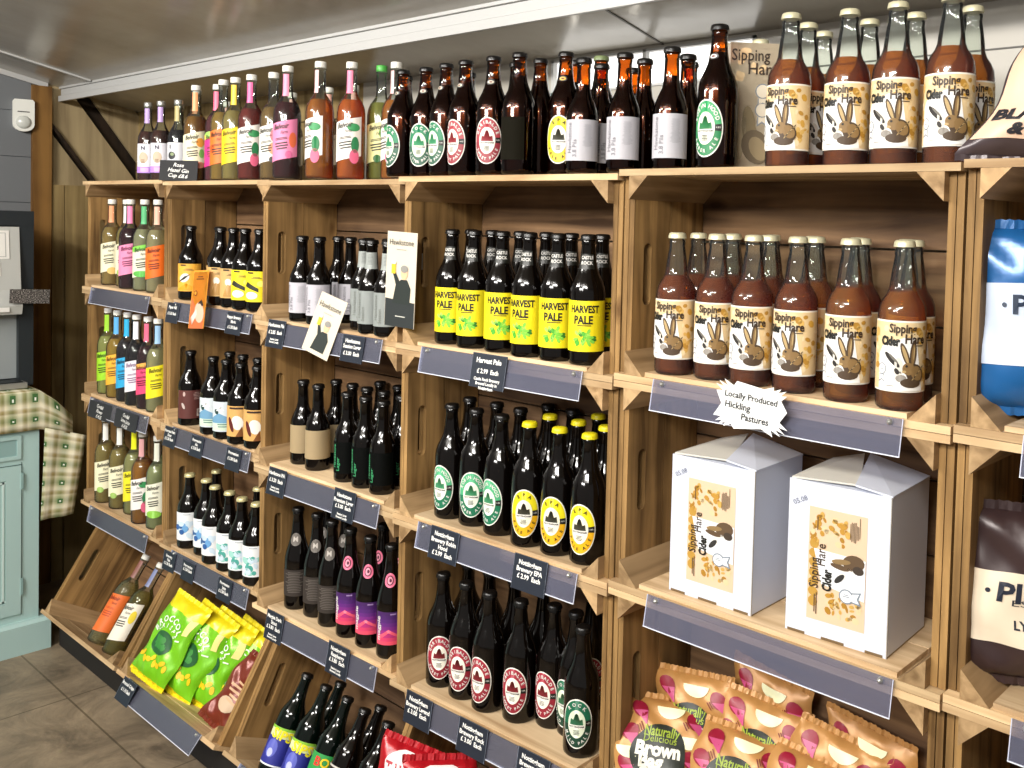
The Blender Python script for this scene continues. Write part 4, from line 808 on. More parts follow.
# ---------------------------------------------------------------- cider boxes and the carton
BOXW = P('#cfd4e2', .6); KRAFT = P('#c9b08a', .7)
def cider_box(x, y, z, rz, label, h=.237):
    w, dp = .168, .150
    r = bpy.data.objects.new('cider_box', None); COL.objects.link(r); r.location = (x, y, z); r.rotation_euler = (0, 0, rz); tag(r, label, 'box', 'white cider boxes')
    b = MB(); t = .003
    b.box((0, 0, 0), (w, t, h), BOXW); b.box((0, dp-t, 0), (w, dp, h), BOXW); b.box((0, t, 0), (t, dp-t, h), BOXW); b.box((w-t, t, 0), (w, dp-t, h), BOXW); b.box((t, t, .001), (w-t, dp-t, .004), BOXW)
    for x0, x1 in ((.004, .034), (.062, .100), (.134, .162)): b.box((x0, -.0006, 0), (x1, .0002, .004), P('#6b5638', .8))
    b.box((w-.0005, .002, .0), (w+.0004, dp, .002), P('#8a7450', .8)); b.box((w-.001, -.0004, 0), (w+.0004, .0010, h), P('#9a948a', .7))
    link('box_body', b.mesh('box_body'), r)
    b = MB()       # top closed by a front-to-back slope and a raised side flap
    z0 = h-.004
    b.prism([(t, t, z0), (w-t, t, z0), (w-t, dp-t, z0+.004), (t, dp-t, z0+.004)], (0, 0, .003), BOXW)
    link('top_panel', b.mesh('top_panel'), r)
    b = MB(); b.prism([(.003, .002, h), (.112, .012, h+.004), (.060, dp-.006, h+.020), (.003, dp-.004, h+.003)], (0, 0, .003), P('#c9c6bd', .6)); link('top_flap', b.mesh('top_flap'), r)
    b = MB(); b.prism([(w+.001, .001, h-.001), (w+.001, dp, h+.001), (.070, dp-.006, h+.022), (.108, .004, h+.005)], (0, 0, .003), BOXW); link('top_flap', b.mesh('top_flap'), r)
    d = Dec(); u0, u1, v0, v1 = .036, .132, .040, .226
    d.rect(u0, v0, u1, v1, P('#dcbfa0', .5), 0); rr = random.Random(6)
    for i in range(70):
        a, c = rr.uniform(u0+.006, u1-.03), rr.choice([rr.uniform(v0+.01, v0+.07), rr.uniform(v1-.055, v1-.01)])
        if c < v0+.08: a += .028
        d.ell(min(a, u1-.009), c, rr.uniform(.003, .007), rr.uniform(.002, .006), P(rr.choice(['#b98a34', '#a87a24', '#c9a050', '#dcc49a']), .5), 1+i % 3, 8, rot=rr.uniform(0, 3))
    for i in range(7): d.ell(u0+.010, v0+.03+i*.016, .008, .009, P('#b98f3c', .5), 1, 9, rot=i)
    d.poly([(u0+.024, v0+.062), (u1-.001, v0+.050), (u1-.001, v1-.070), (u0+.010, v1-.068)], P('#eceef2', .5), 4)
    d.text('Sipping', u0+.012, .118, .022, TC, 6, rot=PI/2, bold=.01, width=.050); d.text('Hare', u0+.023, .150, .022, TC, 6, rot=PI/2, bold=.01, width=.036); d.text('Cider', u0+.034, .110, .021, BLACK, 6, rot=PI/2, bold=.05, width=.036)
    B1, Bb = P('#5b4630', .6), P('#8a7048', .6)
    d.ell(u1-.020, .148, .018, .013, B1, 6, 16, rot=.2); d.ell(u1-.040, .146, .016, .0045, Bb, 7, 12, rot=.15); d.ell(u1-.042, .137, .016, .0045, B1, 7, 12, rot=-.12); d.ell(u1-.030, .128, .014, .009, P('#e6e2da', .6), 6, 14, rot=.4); d.ell(u1-.042, .118, .011, .0045, P('#2c2a28', .6), 7, 12, rot=.8); d.ell(u1-.012, .138, .009, .007, P('#3c3026', .6), 8, 12)
    G_ = P('#7f8a96', .5); d.ell(u1-.030, .092, .012, .012, G_, 6, 18); d.ell(u1-.030, .092, .0098, .0098, P('#eceef2', .5), 7, 18); d.lines(u1-.030, .094, .012, .0013, 2, G_, 8); d.poly([(u1-.022, .100), (u1-.006, .104), (u1-.010, .092), (u1-.006, .082), (u1-.022, .084)], G_, 6); d.poly([(u1-.021, .098), (u1-.009, .101), (u1-.013, .092), (u1-.009, .085), (u1-.021, .086)], P('#eceef2', .5), 7)
    d.lines(u0+.085, v1-.020, .050, .0010, 1, B1, 5, 3, PI/2); d.lines(u0+.070, v1-.028, .040, .0010, 7, B1, 5, 3, PI/2); d.lines(u0+.014, v0+.028, .045, .0016, 2, B1, 5, 3, PI/2); d.lines(u0+.016, v1-.026, .034, .0016, 1, B1, 5, 3, PI/2)
    d.text('05.08', .020, .232, .012, P('#6a6f80', .6), 3, rot=.5)
    b = MB(); d.into(b, lambda u, v, o: Vector((u, -.0004-o, .028+(v-.04)*.94)), du=None); link('label', b.mesh('label', False), r)
    return r
zs = shelf_z(5, 2)
cider_box(2.602, .024, zs, .02, 'white cider box with tan label, left one of two'); cider_box(2.834, .028, zs, .06, 'white cider box with tan label, right one of two', .240)
b = MB(); b.box((-.045, 0, 0), (.045, .040, .222), CREAM); d = Dec()
d.rect(-.045, 0, .045, .222, P('#e2d2b6', .5), 0); rr = random.Random(8)
for i in range(8): d.ell(rr.uniform(-.034, .034), rr.uniform(.15, .21), .010, .006, P('#e8c99a', .5), 1, 8, rot=i)
d.text('Sipping', -.010, .200, .028, TC, 4, width=.066, bold=.01); d.text('Hare', .012, .177, .028, TC, 4, width=.052, bold=.01)
for cy in (.140, .108): d.ell(.012, cy, .013, .013, P('#8d9298', .5), 3, 18).ell(.012, cy, .011, .011, P('#e8dcc6', .5), 4, 18).poly([(.004, cy-.012), (.003, cy-.028), (.012, cy-.022), (.021, cy-.028), (.020, cy-.012)], P('#8d9298', .5), 2).poly([(.0055, cy-.012), (.0055, cy-.024), (.012, cy-.019), (.0185, cy-.024), (.0185, cy-.012)], P('#e8dcc6', .5), 3)
d.ell(-.010, .075, .012, .040, P('#8a7a5a', .6), 5, 16, rot=.1).ell(.002, .045, .024, .030, P('#6e5f48', .6), 6, 18, rot=.4).ell(.006, .042, .014, .022, P('#9a8866', .6), 7, 16, rot=.5).ell(-.022, .06, .006, .038, P('#b7a888', .6), 5, 14, rot=-.1)
d.into(b, flat, du=None, eps=.0004)
o = link('cider_carton', b.mesh('cider_carton', False), None, (2.795, .090, ZT), (0, 0, .78)); tag(o, 'tall tan carton printed with a hare, behind the large green label ale', 'box')
o.location = (2.690, .112, ZT)

# ---------------------------------------------------------------- crisp bags
def foil(hexc, rough=.3, sheen=.0): return P(hexc, rough, .15, .6)
def bag_fn(w, h, t, seed, crease=.0035, pinch=.05, taper=0):
    r = random.Random(seed); ph = [r.uniform(0, 6.28) for _ in range(8)]
    def f(u, v, o, side=1):       # u in [-w/2, w/2], v in [0, h]
        a = 2*u/w; c = 2*v/h-1
        pr = max(0, 1-abs(a)**2.6)**.62*max(0, 1-abs(c)**5)**.75
        wob = crease*((math.sin(a*7+ph[0]+c*3)*math.sin(c*9+ph[1]))*.6+math.sin(a*15+ph[2]*2+c*12)*.35*abs(c)**2+math.sin((a+c)*6+ph[3])*.5)*min(1, pr*1.8)
        uu = u*(1-pinch*max(0, 1-c*c))*(1-taper*min(1, max(0, v/h)))+.006*math.sin(c*5+ph[4])*abs(a)*(1 if side > 0 else 1)
        ed = math.sin(a*22+ph[5])*.0016*max(0, abs(c)-.86)/.14
        return Vector((uu, -side*(t/2*pr+wob+ed)-(o if side > 0 else -o), v))
    return f
def bag(name, w, h, t, seed, base, dec, T, label, group=None, top=None, bottom=None, seal=.012, nu=26, nv=34, crease=.0035, cat='crisp bag', taper=0):
    f = bag_fn(w, h, t, seed, crease, taper=taper); b = MB()
    for side in (1, -1):
        vs = [f(-w/2+w*i/nu, h*j/nv, 0, side) for j in range(nv+1) for i in range(nu+1)]
        groups = {}
        for j in range(nv):
            v = h*(j+.5)/nv; m = base
            if top and v > h-top[0]: m = top[1]
            if bottom and v < bottom[0]: m = bottom[1]
            groups.setdefault(m, []).extend([(j*(nu+1)+i, j*(nu+1)+i+1, (j+1)*(nu+1)+i+1, (j+1)*(nu+1)+i) for i in range(nu)])
        for m, fs in groups.items(): b.add(vs, fs, m, True)
    for z in (0, h):      # crimped end seals
        n = 40; s = -1 if z == 0 else 1; m = (bottom[1] if bottom and z == 0 else (top[1] if top and z else base)); e = []
        for i in range(n+1):
            u = -w/2+w*i/n; q = f(u, z, 0); e += [q+Vector((0, -.0007+.0012*(i % 2), 0)), q+Vector((0, .0008*(i % 2), s*seal+.0012*(i % 2)))]
        b.add(e, [(2*i, 2*i+2, 2*i+3, 2*i+1) for i in range(n)], m, False)
    r = bpy.data.objects.new(name, None); COL.objects.link(r); r.matrix_world = T
    tag(r, label, cat, group)
    link('bag_body', b.mesh('bag_body', False), r)
    if dec:
        b = MB(); dec.into(b, lambda u, v, o: f(u, v, o+.0014), du=.012, dv=.014, eps=.0004); link('printed_artwork', b.mesh('printed_artwork', False), r)
    return r
TAN = foil('#bd8a4e', .40)
def art_brown(w, h):
    d = Dec(); RB, PK, CR = P('#8e1430', .4), P('#c4507e', .4), P('#eef0c4', .4); r = random.Random(2)
    for (u, v) in ((-.30, .86), (.34, .80), (-.36, .30), (.38, .42), (.14, .10), (-.1, .04), (-.37, .62)):
        x, y = u*w, v*h; d.ell(x, y, .017, .014, RB, 1, 14, rot=-.5); d.poly([(x-.012, y-.004), (x+.016, y-.002), (x+.018, y-.028), (x+.006, y-.018)], PK, 2)
    for (u, v) in ((.06, .91), (.33, .64), (-.32, .47), (.28, .10)): d.ell(u*w, v*h, .026, .020, CR, 2, 14, a0=PI, a1=2*PI)
    for (u, v) in ((.24, .74), (-.28, .66)): d.lines(u*w, v*h, .022, .002, 3, P('#7a2a1c', .5), 2, 4, 2.2)
    G = P('#1e241c', .45); d.ell(0, h*.42, w*.32, h*.31, G, 3, 30)
    Y = P('#9ab03a', .5); I = P('#f0eede', .5)
    d.text('Naturally', .0, h*.645, .024, Y, 5, bold=.02, width=w*.40); d.text('Delicious', .0, h*.570, .017, Y, 5, width=w*.38)
    d.text('Brown', .0, h*.465, .031, I, 6, bold=.05, width=w*.52); d.text('Bag', -.012, h*.345, .031, I, 6, bold=.05, width=w*.28); d.text('Crisps', 0, h*.225, .026, I, 6, bold=.04, width=w*.42)
    return d
def Tm(x, y, z, rz=0, rx=0, ry=0): return Matrix.Translation((x, y, z)) @ Matrix.Rotation(math.radians(rz), 4, 'Z') @ Matrix.Rotation(math.radians(rx), 4, 'X') @ Matrix.Rotation(math.radians(ry), 4, 'Y')
z3 = shelf_z(5, 3)
BW, BH = .165, .166
for i, (x, y, z, rz, rx, ry, t) in enumerate([
    (2.592, .010, z3+.000, 30, -40, 2, 'tan crisp bag with onion pattern, frontmost at left'), (2.724, .022, z3-.010, 22, -40, 7, 'tan crisp bag with onion pattern, second in front'),
    (2.596, .100, z3+.014, 12, -16, -3, 'tan crisp bag behind the frontmost left one'), (2.716, .105, z3+.008, 16, -22, 8, 'tan crisp bag behind the second front one'),
    (2.845, .036, z3-.014, 14, -38, 9, 'tan crisp bag with onion pattern, middle of the front'), (2.690, .180, z3+.036, 4, -4, 10, 'tan crisp bag at the back left in the lower crate'),
    (2.845, .120, z3-.006, 10, -18, 10, 'tan crisp bag behind the middle front one'), (2.880, .185, z3+.006, 4, -4, 9, 'tan crisp bag at the back right in the lower crate')]):
    bag('crisp_bag', BW, BH, .036, 10+i, TAN, art_brown(BW, BH), Tm(x, y, z, rz, rx, ry), t, 'tan onion pattern crisp bags', crease=.004, seal=.009)
# blue and white bag, brown and cream bag, dark bag on top
def art_pipers(w, h, white, ink, v0, v1, l2):
    d = Dec(); I = P(ink, .5); Wm = P(white, .45)
    pts = [(-w*.49, h*v0)]+[(w*.49, h*v0)]+[(w*.49, h*v1)]+[(.02+.034*math.cos(a), h*v1+.034*math.sin(a)) for a in [PI*i/10 for i in range(11)]]+[(-w*.49, h*(v1-.01))]
    d.poly(pts, Wm, 1)
    d.text('PIPERS', 0, h*(v0+(v1-v0)*.72), .036, I, 4, bold=.03, width=w*.58); d.text('EST 2004', 0, h*(v0+(v1-v0)*.60), .012, I, 4, width=w*.4); d.ell(-w*.345, h*(v0+(v1-v0)*.725), .0034, .0034, I, 4, 10)
    for i, t in enumerate(l2): d.text(t, 0, h*(v0+(v1-v0)*(.44-.14*i)), .017, I, 4, bold=.03)
    d.ell(.02, h*v1+.008, .016, .016, I, 3, 14, a0=0, a1=PI)
    return d
BLUE = foil('#1f5f9c', .25); BRN = foil('#3a2a2a', .35); CRM = foil('#e0cdb4', .45)
bag('crisp_bag', .225, .245, .060, 31, BLUE, art_pipers(.225, .245, '#c9d6ec', '#1c2c44', .24, .70, ['ANGLESEY', 'SEA SALT']), Tm(3.205, .090, shelf_z(6, 1)+.016, 26, -3, 0), 'tall blue and white crisp bag standing in right hand crate', crease=.005)
bag('crisp_bag', .225, .228, .064, 37, BRN, art_pipers(.225, .228, '#e6d5bc', '#1a2030', .22, .66, ['GREAT', 'LYE CROSS']), Tm(3.203, .090, shelf_z(6, 2)+.014, 26, -3, 1), 'tall brown and cream crisp bag standing below blue bag', crease=.006)
d = Dec(); Wm = P('#e2bfa4', .45); I = P('#26242a', .5)
d.poly([(-.132, .019), (.132, .019), (.132, .185), (-.132, .185)], Wm, 1)
d.text('BLACK PEPPER', -.004, .051, .021, I, 4, bold=.05, width=.245); d.text('& SEA SALT', -.004, .031, .021, I, 4, bold=.05, width=.175); d.text('KARNATAKA', .0, .085, .012, I, 4, bold=.02, width=.12); d.text('PIPERS', 0, .135, .034, I, 4, bold=.03, width=.20)
d.arc('SINCE 2004', 0, .155, .09, .018, PI*.9, PI*.1, .010, I, 4)
bag('crisp_bag', .270, .215, .085, 41, foil('#4a3f42', .3), d, Tm(3.207, .085, ZT+.011, 30, -8, 2), 'dark crisp bag with peach panel standing on top at far right', crease=.006, seal=.010, taper=.80)
bag('crisp_bag', .175, .22, .05, 47, foil('#2b3440', .35), Dec().ell(0, .12, .05, .06, P('#55616e', .5), 1, 20).lines(0, .13, .07, .006, 3, P('#c9ccd0', .5), 3), Tm(3.235, .09, shelf_z(6, 3)+.013, 16, -4, 0), 'dark slate crisp bag in bottom right crate under brown bag', crease=.005)

# ---- tilted crates: contents share the tilt
def TT(c, lx, ly, lz): p, a = TILT[c]; return Matrix.Translation(p) @ Matrix.Rotation(-math.radians(a), 4, 'X') @ Matrix.Translation((lx, ly, lz))
def rmat(c): return Matrix.Rotation(-math.radians(TILT[c][1]), 4, 'X')
GRN = foil('#7ccb1e', .28); YEL = foil('#f2e01c', .3)
def art_broc(w, h):
    d = Dec(); Wh = P('#f2f6ea', .45)
    d.poly([(w*.32, h*.64), (w*.44, h*.66), (w*.44, h*.86), (w*.32, h*.84)], P('#f2e48a', .4), 1)
    d.ell(-.004, h*.45, w*.26, h*.14, P('#1f5a2c', .45), 2, 22); 
    for i in range(7): d.ell(-.004+(i % 4-1.5)*.012, h*.45+(i//4-.5)*.016, .010, .010, P('#3a8a3a', .5), 3, 10)
    d.arc('BROCCOLI', -.004, h*.50, w*.33, h*.24, PI*.92, PI*.08, .024, Wh, 4, .03); d.arc('CRISPS', -.004, h*.50, w*.25, h*.155, PI*.85, PI*.15, .017, Wh, 4, .02)
    for i in range(9): d.ell(-w*.38+i*w*.09, h*.23+.008*math.sin(i*2), .011, .007, P('#f2c818', .5), 2, 9, rot=i)
    return d
gw, gh = .165, .235
for i, (lx, ly, lz, rz, ry, t) in enumerate([(.128, .030, .026, 14, 6, 'green crisp bag with yellow top, frontmost at left'), (.190, .078, .024, 20, 10, 'green crisp bag, second in the tilted crate'), (.245, .122, .024, 20, 8, 'green crisp bag, third in the tilted crate'), (.300, .166, .024, 20, 10, 'green crisp bag, furthest right in the tilted crate')]):
    T = TT(2, lx, ly, lz) @ Matrix.Rotation(math.radians(rz), 4, 'Z') @ Matrix.Rotation(math.radians(ry), 4, 'Y')
    bag('crisp_bag', gw, gh, .046, 50+i, GRN, art_broc(gw, gh), T, t, 'green and yellow crisp bags', top=(.034, YEL), bottom=(.010, YEL), crease=.005)
d = Dec().lines(0, .12, .09, .006, 5, P('#d8b08a', .5), 2).ell(-.02, .06, .03, .02, P('#d2b89a', .5), 1, 14)
bag('crisp_bag', .14, .19, .04, 60, foil('#7a3020', .3), d, TT(2, .475, .085, .018) @ Matrix.Rotation(math.radians(30), 4, 'Z') @ Matrix.Rotation(math.radians(16), 4, 'Y'), 'russet brown snack bag lying right of the green crisp bags', crease=.006, cat='snack bag')
def lean(d, c, lx, ly, lz, phi, label, group, tilt=0, back=0):
    r = bpy.data.objects.new(D[d].name, None); COL.objects.link(r)
    r.matrix_world = TT(c, lx, ly, lz) @ Matrix.Rotation(math.radians(back), 4, 'X') @ Matrix.Rotation(math.radians(tilt), 4, 'Y') @ Matrix.Rotation(phi, 4, 'Z')
    for n, me in D[d].parts: link(n, me, r)
    return tag(r, label, 'bottle', group)
lean('leanorange', 1, .335, .060, .0125, .45, 'cordial bottle with orange label lying back in tilted crate', 'cordials in the tilted crate', 2)
lean('leanwhite', 1, .452, .060, .0125, .35, 'cordial bottle with cream label lying back in tilted crate', 'cordials in the tilted crate', 1)
for i, (d, lx, ly, ph, t) in enumerate([('sips', .150, .050, .66, 'dark bottle with blue and yellow label, left one of two in tilted crate'), ('sips', .240, .050, .70, 'dark bottle with blue and yellow label, right one of two in tilted crate'), ('redgreen', .325, .058, .5, 'dark green bottle with green, red and white label in tilted crate'),
    ('blackwhite', .410, .050, .6, 'dark bottle with black and white label in tilted crate'), ('blackwhite', .500, .055, .3, 'dark bottle with black and white label at right in tilted crate'), ('redgreen', .19, .130, .5, 'dark bottle behind the two blue and yellow labels'), ('blackwhite', .37, .130, .5, 'dark bottle behind the black and white label bottle')]):
    lean(d, 3, lx, ly, .0125, ph, t, 'beer bottles in the tilted crate')
RED = foil('#b01420', .28)
def art_tay(w, h):
    d = Dec(); n = 16
    d.poly([((w*.40)*math.cos(a)*(1+.06*math.cos(5*a)), h*.72+h*.25*math.sin(a)*(1+.05*math.cos(6*a))) for a in [2*PI*i/32 for i in range(32)]], P('#f0e2e2', .45), 1)
    R_ = P('#b8283a', .5); d.text('TAYLORS', 0, h*.74, .040, R_, 3, bold=.02, width=w*.72); d.ell(0, h*.88, .012, .010, R_, 2, 16).ell(0, h*.88, .010, .008, P('#f0e2e2', .45), 3, 14); d.text('LIGHTLY SALTED', 0, h*.60, .014, R_, 3, width=w*.5); return d
for i, (lx, ly, lz, rz, rx, ry, t) in enumerate([(.085, -.012, .070, 34, 0, 2, 'red crisp bag with white panel, frontmost at left'), (.205, .035, .080, 50, -6, -16, 'red crisp bag, second in the tilted crate'), (.300, .05, .075, 44, -8, 10, 'red crisp bag, third in the tilted crate'), (.410, .06, .060, 44, -8, 12, 'red crisp bag, furthest right in the tilted crate')]):
    T = TT(4, lx, ly, lz) @ Matrix.Rotation(math.radians(rz), 4, 'Z') @ Matrix.Rotation(math.radians(rx), 4, 'X') @ Matrix.Rotation(math.radians(ry), 4, 'Y')
    bag('crisp_bag', .155, .205, .045, 70+i, RED, art_tay(.155, .205), T, t, 'red crisp bags', crease=.005)

# ---------------------------------------------------------------- left corner: cabinet, cloth, machine, sensor
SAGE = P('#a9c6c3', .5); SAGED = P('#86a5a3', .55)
cab = bpy.data.objects.new('painted_cabinet', None); COL.objects.link(cab); cab.location = (-.03, -.12, 0); tag(cab, 'pale blue green painted cabinet at left under checked cloth', 'cabinet')
b = MB(); b.box((-.58, -1.15, .105), (0, 0, .868), SAGE); b.box((-.58, -1.17, .868), (.004, .004, .884), SAGED); link('body', b.mesh('body'), cab)
b = MB(); b.box((-.57, -1.18, 0), (.028, .030, .098), SAGE); b.prism([(-.57, -1.18, .098), (.028, -1.18, .098), (.018, -1.18, .108), (-.57, -1.18, .108)], (0, 1.205, 0), SAGE); link('plinth', b.mesh('plinth'), cab)
def framed(nm, y0, y1, z0, z1, par):
    b = MB(); f = .045 if z1-z0 > .2 else .012; x0 = .0005
    b.box((x0, y0, z0), (x0+.006, y1, z0+f), SAGE); b.box((x0, y0, z1-f), (x0+.006, y1, z1), SAGE); b.box((x0, y0, z0+f), (x0+.006, y0+f, z1-f), SAGE); b.box((x0, y1-f, z0+f), (x0+.006, y1, z1-f), SAGE)
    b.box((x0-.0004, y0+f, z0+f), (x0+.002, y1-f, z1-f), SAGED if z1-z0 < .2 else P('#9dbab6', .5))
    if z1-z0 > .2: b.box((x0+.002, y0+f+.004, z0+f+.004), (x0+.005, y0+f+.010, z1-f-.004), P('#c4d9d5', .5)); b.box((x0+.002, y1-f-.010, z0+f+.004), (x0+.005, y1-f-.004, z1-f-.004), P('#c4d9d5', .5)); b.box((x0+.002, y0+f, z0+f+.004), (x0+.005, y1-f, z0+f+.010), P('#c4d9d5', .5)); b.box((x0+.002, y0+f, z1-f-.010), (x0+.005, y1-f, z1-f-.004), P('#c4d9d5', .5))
    return link(nm, b.mesh(nm), par)
dr = framed('door', -.56, -.055, .135, .640, cab); b = MB(); b.lathe([(.004, 0), (.004, .02), (.013, .025), (.013, .036)], 16, SILV, Matrix.Translation((.006, -.50, .42)) @ Matrix.Rotation(PI/2, 4, 'Y')); link('handle', b.mesh('handle'), dr)
for z in (.20, .56): 
    b = MB(); b.box((.0005, -.056, z), (.010, -.049, z+.055), SAGED); link('hinge', b.mesh('hinge'), dr)
b = MB(); b.box((.0002, -.0535, .13), (.0012, -.0515, .65), P('#4d6360', .6)); b.box((.0002, -.56, .6405), (.0012, -.052, .6435), P('#4d6360', .6)); link('shadow_gap', b.mesh('shadow_gap'), cab)
dw = framed('drawer', -.56, -.055, .662, .742, cab); framed('door', -1.10, -.60, .135, .640, cab); framed('drawer', -1.10, -.60, .662, .742, cab)
# checked cloth
def mat_plaid():
    m = bpy.data.materials.new('checked_cloth'); m.use_nodes = True; nt = m.node_tree; N = nt.nodes; L = nt.links; b = N['Principled BSDF']; b.inputs['Roughness'].default_value = .9; b.inputs['Specular IOR Level'].default_value = .1
    uv = N.new('ShaderNodeUVMap'); sp = N.new('ShaderNodeSeparateXYZ'); L.new(uv.outputs[0], sp.inputs[0])
    def wave(out, k, ph):
        a = N.new('ShaderNodeMath'); a.operation = 'MULTIPLY_ADD'; L.new(out, a.inputs[0]); a.inputs[1].default_value = k; a.inputs[2].default_value = ph
        f = N.new('ShaderNodeMath'); f.operation = 'FRACT'; L.new(a.outputs[0], f.inputs[0]); return f.outputs[0]
    def ramp(out, els):
        c = N.new('ShaderNodeValToRGB'); c.color_ramp.interpolation = 'LINEAR'
        while len(c.color_ramp.elements) < len(els): c.color_ramp.elements.new(.5)
        for e, (p, col) in zip(c.color_ramp.elements, els): e.position = p; e.color = lin(col)
        L.new(out, c.inputs[0]); return c.outputs[0]
    els = [(0, '#7f8f66'), (.12, '#5f7548'), (.24, '#a8a884'), (.36, '#e6dfc4'), (.48, '#f0ead4'), (.60, '#a99a6c'), (.70, '#8c7c4c'), (.80, '#d9d2b4'), (.9, '#b4b490'), (1, '#7f8f66')]
    A = ramp(wave(sp.outputs[0], 1/.066, 0), els); B_ = ramp(wave(sp.outputs[1], 1/.066, 0), els)
    mx = N.new('ShaderNodeMix'); mx.data_type = 'RGBA'; mx.inputs[0].default_value = .5; L.new(A, mx.inputs[6]); L.new(B_, mx.inputs[7])
    def band(out, lo, hi):
        g = N.new('ShaderNodeMath'); g.operation = 'GREATER_THAN'; L.new(out, g.inputs[0]); g.inputs[1].default_value = lo
        l = N.new('ShaderNodeMath'); l.operation = 'LESS_THAN'; L.new(out, l.inputs[0]); l.inputs[1].default_value = hi
        m_ = N.new('ShaderNodeMath'); m_.operation = 'MULTIPLY'; L.new(g.outputs[0], m_.inputs[0]); L.new(l.outputs[0], m_.inputs[1]); return m_.outputs[0]
    def sq(lo, hi, col, prev):
        x = band(wave(sp.outputs[0], 1/.066, 0), lo, hi); y = band(wave(sp.outputs[1], 1/.066, 0), lo, hi)
        k = N.new('ShaderNodeMath'); k.operation = 'MULTIPLY'; L.new(x, k.inputs[0]); L.new(y, k.inputs[1])
        q = N.new('ShaderNodeMix'); q.data_type = 'RGBA'; L.new(k.outputs[0], q.inputs[0]); L.new(prev, q.inputs[6]); q.inputs[7].default_value = lin(col); return q.outputs[2]
    c = sq(.0, .25, '#43663c', mx.outputs[2]); c = sq(.09, .17, '#eef0e4', c); L.new(c, b.inputs['Base Color']); return m
PLAID = mat_plaid()
def cloth(name, grid, uvf, par=None):
    me = bpy.data.meshes.new(name); nj, ni = len(grid), len(grid[0])
    me.from_pydata([tuple(p) for row in grid for p in row], [], [(j*ni+i, j*ni+i+1, (j+1)*ni+i+1, (j+1)*ni+i) for j in range(nj-1) for i in range(ni-1)])
    me.materials.append(PLAID); ul = me.uv_layers.new(name='UVMap')
    for p in me.polygons:
        p.use_smooth = True
        for li in p.loop_indices:
            k = me.loops[li].vertex_index; ul.data[li].uv = uvf(k//ni, k % ni)
    o = link(name, me, par); s = o.modifiers.new('thick', 'SOLIDIFY'); s.thickness = .002; return o
cl = bpy.data.objects.new('checked_cloth', None); COL.objects.link(cl); cl.location = (-.03, -.12, .886); tag(cl, 'green and cream checked cloth draped over the cabinet top', 'cloth')
g = []; arc = [0, .16, .31, .46, .54, .556, .572, .585, .61, .635, .66, .685]
for j in range(27):
    y = -1.05+j*.05; t = max(0, (y-.015)/.135)     # beyond the cabinet end the cloth falls away in a corner
    if y > .15: break
    row = []; ztop = .003-.155*t; zbot = -.130-.050*t
    for i, x in enumerate((-.56, -.40, -.25, -.10, -.02)): row.append((x*(1-.9*t)+.004*t, y, ztop+.0012*math.sin(y*31+i)))
    row.append((.004, y, ztop-.001)); row.append((.010, y, ztop-.006))
    for i in range(5): k = (i+1)/5; row.append((.0115+.004*k+.002*math.sin(y*22+i), y, (ztop-.008)+(zbot-ztop+.008)*k))
    g.append(row)
cloth('top_sheet', g, lambda j, i: (arc[i]+.02, j*.05+.03), cl)
g = []
for j in range(14):
    t = j/13; row = []
    for i in range(9):
        s_ = i/8; y = .012+s_*(.130-.026*t)-.014*t; row.append((.0155+.004*math.sin(s_*9+t*2)+.003*t, y, -.126-.045*s_*(1-t)-.315*t))
    g.append(row)
cloth('hanging_flap', g, lambda j, i: (i/8*.12+.01, j/13*.31+.02), cl)
# worktop under the cloth that overhangs beyond the cabinet

# drinks machine on the cabinet
mc = bpy.data.objects.new('drinks_machine', None); COL.objects.link(mc); mc.location = (-.12, -.212, .8925); tag(mc, 'grey and black drinks machine with keypad at left edge', 'drinks machine'); mc.scale = (1, 1, .835)
GP = P('#b4b5b0', .4); DK = P('#20262a', .45); DK2 = P('#14181b', .5)
b = MB(); b.box((-.34, -.56, .0), (-.045, .105, .72), DK); b.box((-.05, -.56, .66), (-.01, .105, .72), DK); b.box((-.05, .060, .0), (-.012, .105, .72), DK); link('housing', b.mesh('housing'), mc)
b = MB(); b.prism([(-.04, -.56, .30), (.022, -.56, .30), (.030, -.56, .335), (.012, -.56, .40), (-.010, -.56, .655), (-.04, -.56, .655)], (0, .62, 0), GP); link('fascia', b.mesh('fascia'), mc)
b = MB(); b.box((-.05, -.56, .03), (-.035, .06, .30), P('#8e9495', .4)); link('back_plate', b.mesh('back_plate'), mc)
def facia_T(z): return Matrix.Translation((.012-.022*(z-.40)/.255, 0, z)) @ Matrix.Rotation(-math.atan(.022/.255), 4, 'Y')
def card(name, y0, y1, z0, z1, m, dec=None):
    b = MB(); T = facia_T(z0); b.box((.0003, y0, 0), (.0022, y1, z1-z0), m, T)
    if dec: dec.into(b, lambda u, v, o: T@Vector((.0024+o, y0+u, v)), du=None)
    return link(name, b.mesh(name), mc)
ky = P('#5c5f62', .5)
card('menu_card', -.30, .028, .525, .640, WHITE, Dec().rect(.008, .008, .318, .106, P('#9a9c98', .5), 1).rect(.010, .010, .316, .104, WHITE, 2).lines(.27, .080, .07, .004, 1, ky, 3).lines(.27, .050, .07, .004, 1, ky, 3))
card('menu_card', -.30, .000, .455, .512, WHITE, Dec().rect(.006, .005, .294, .052, P('#b4b6b2', .5), 1).rect(.008, .007, .292, .050, WHITE, 2))
kp = card('keypad', -.30, -.012, .345+.052, .448, DK2, None)
b = MB()
for k in range(3): b.box((.0, -.10, .405+k*.013), (.018, -.030, .410+k*.013), WHITE)
link('key', b.mesh('key'), kp)
b = MB(); b.box((.022, -.06, .312), (.0315, .020, .330), WHITE); link('badge', b.mesh('badge'), mc)
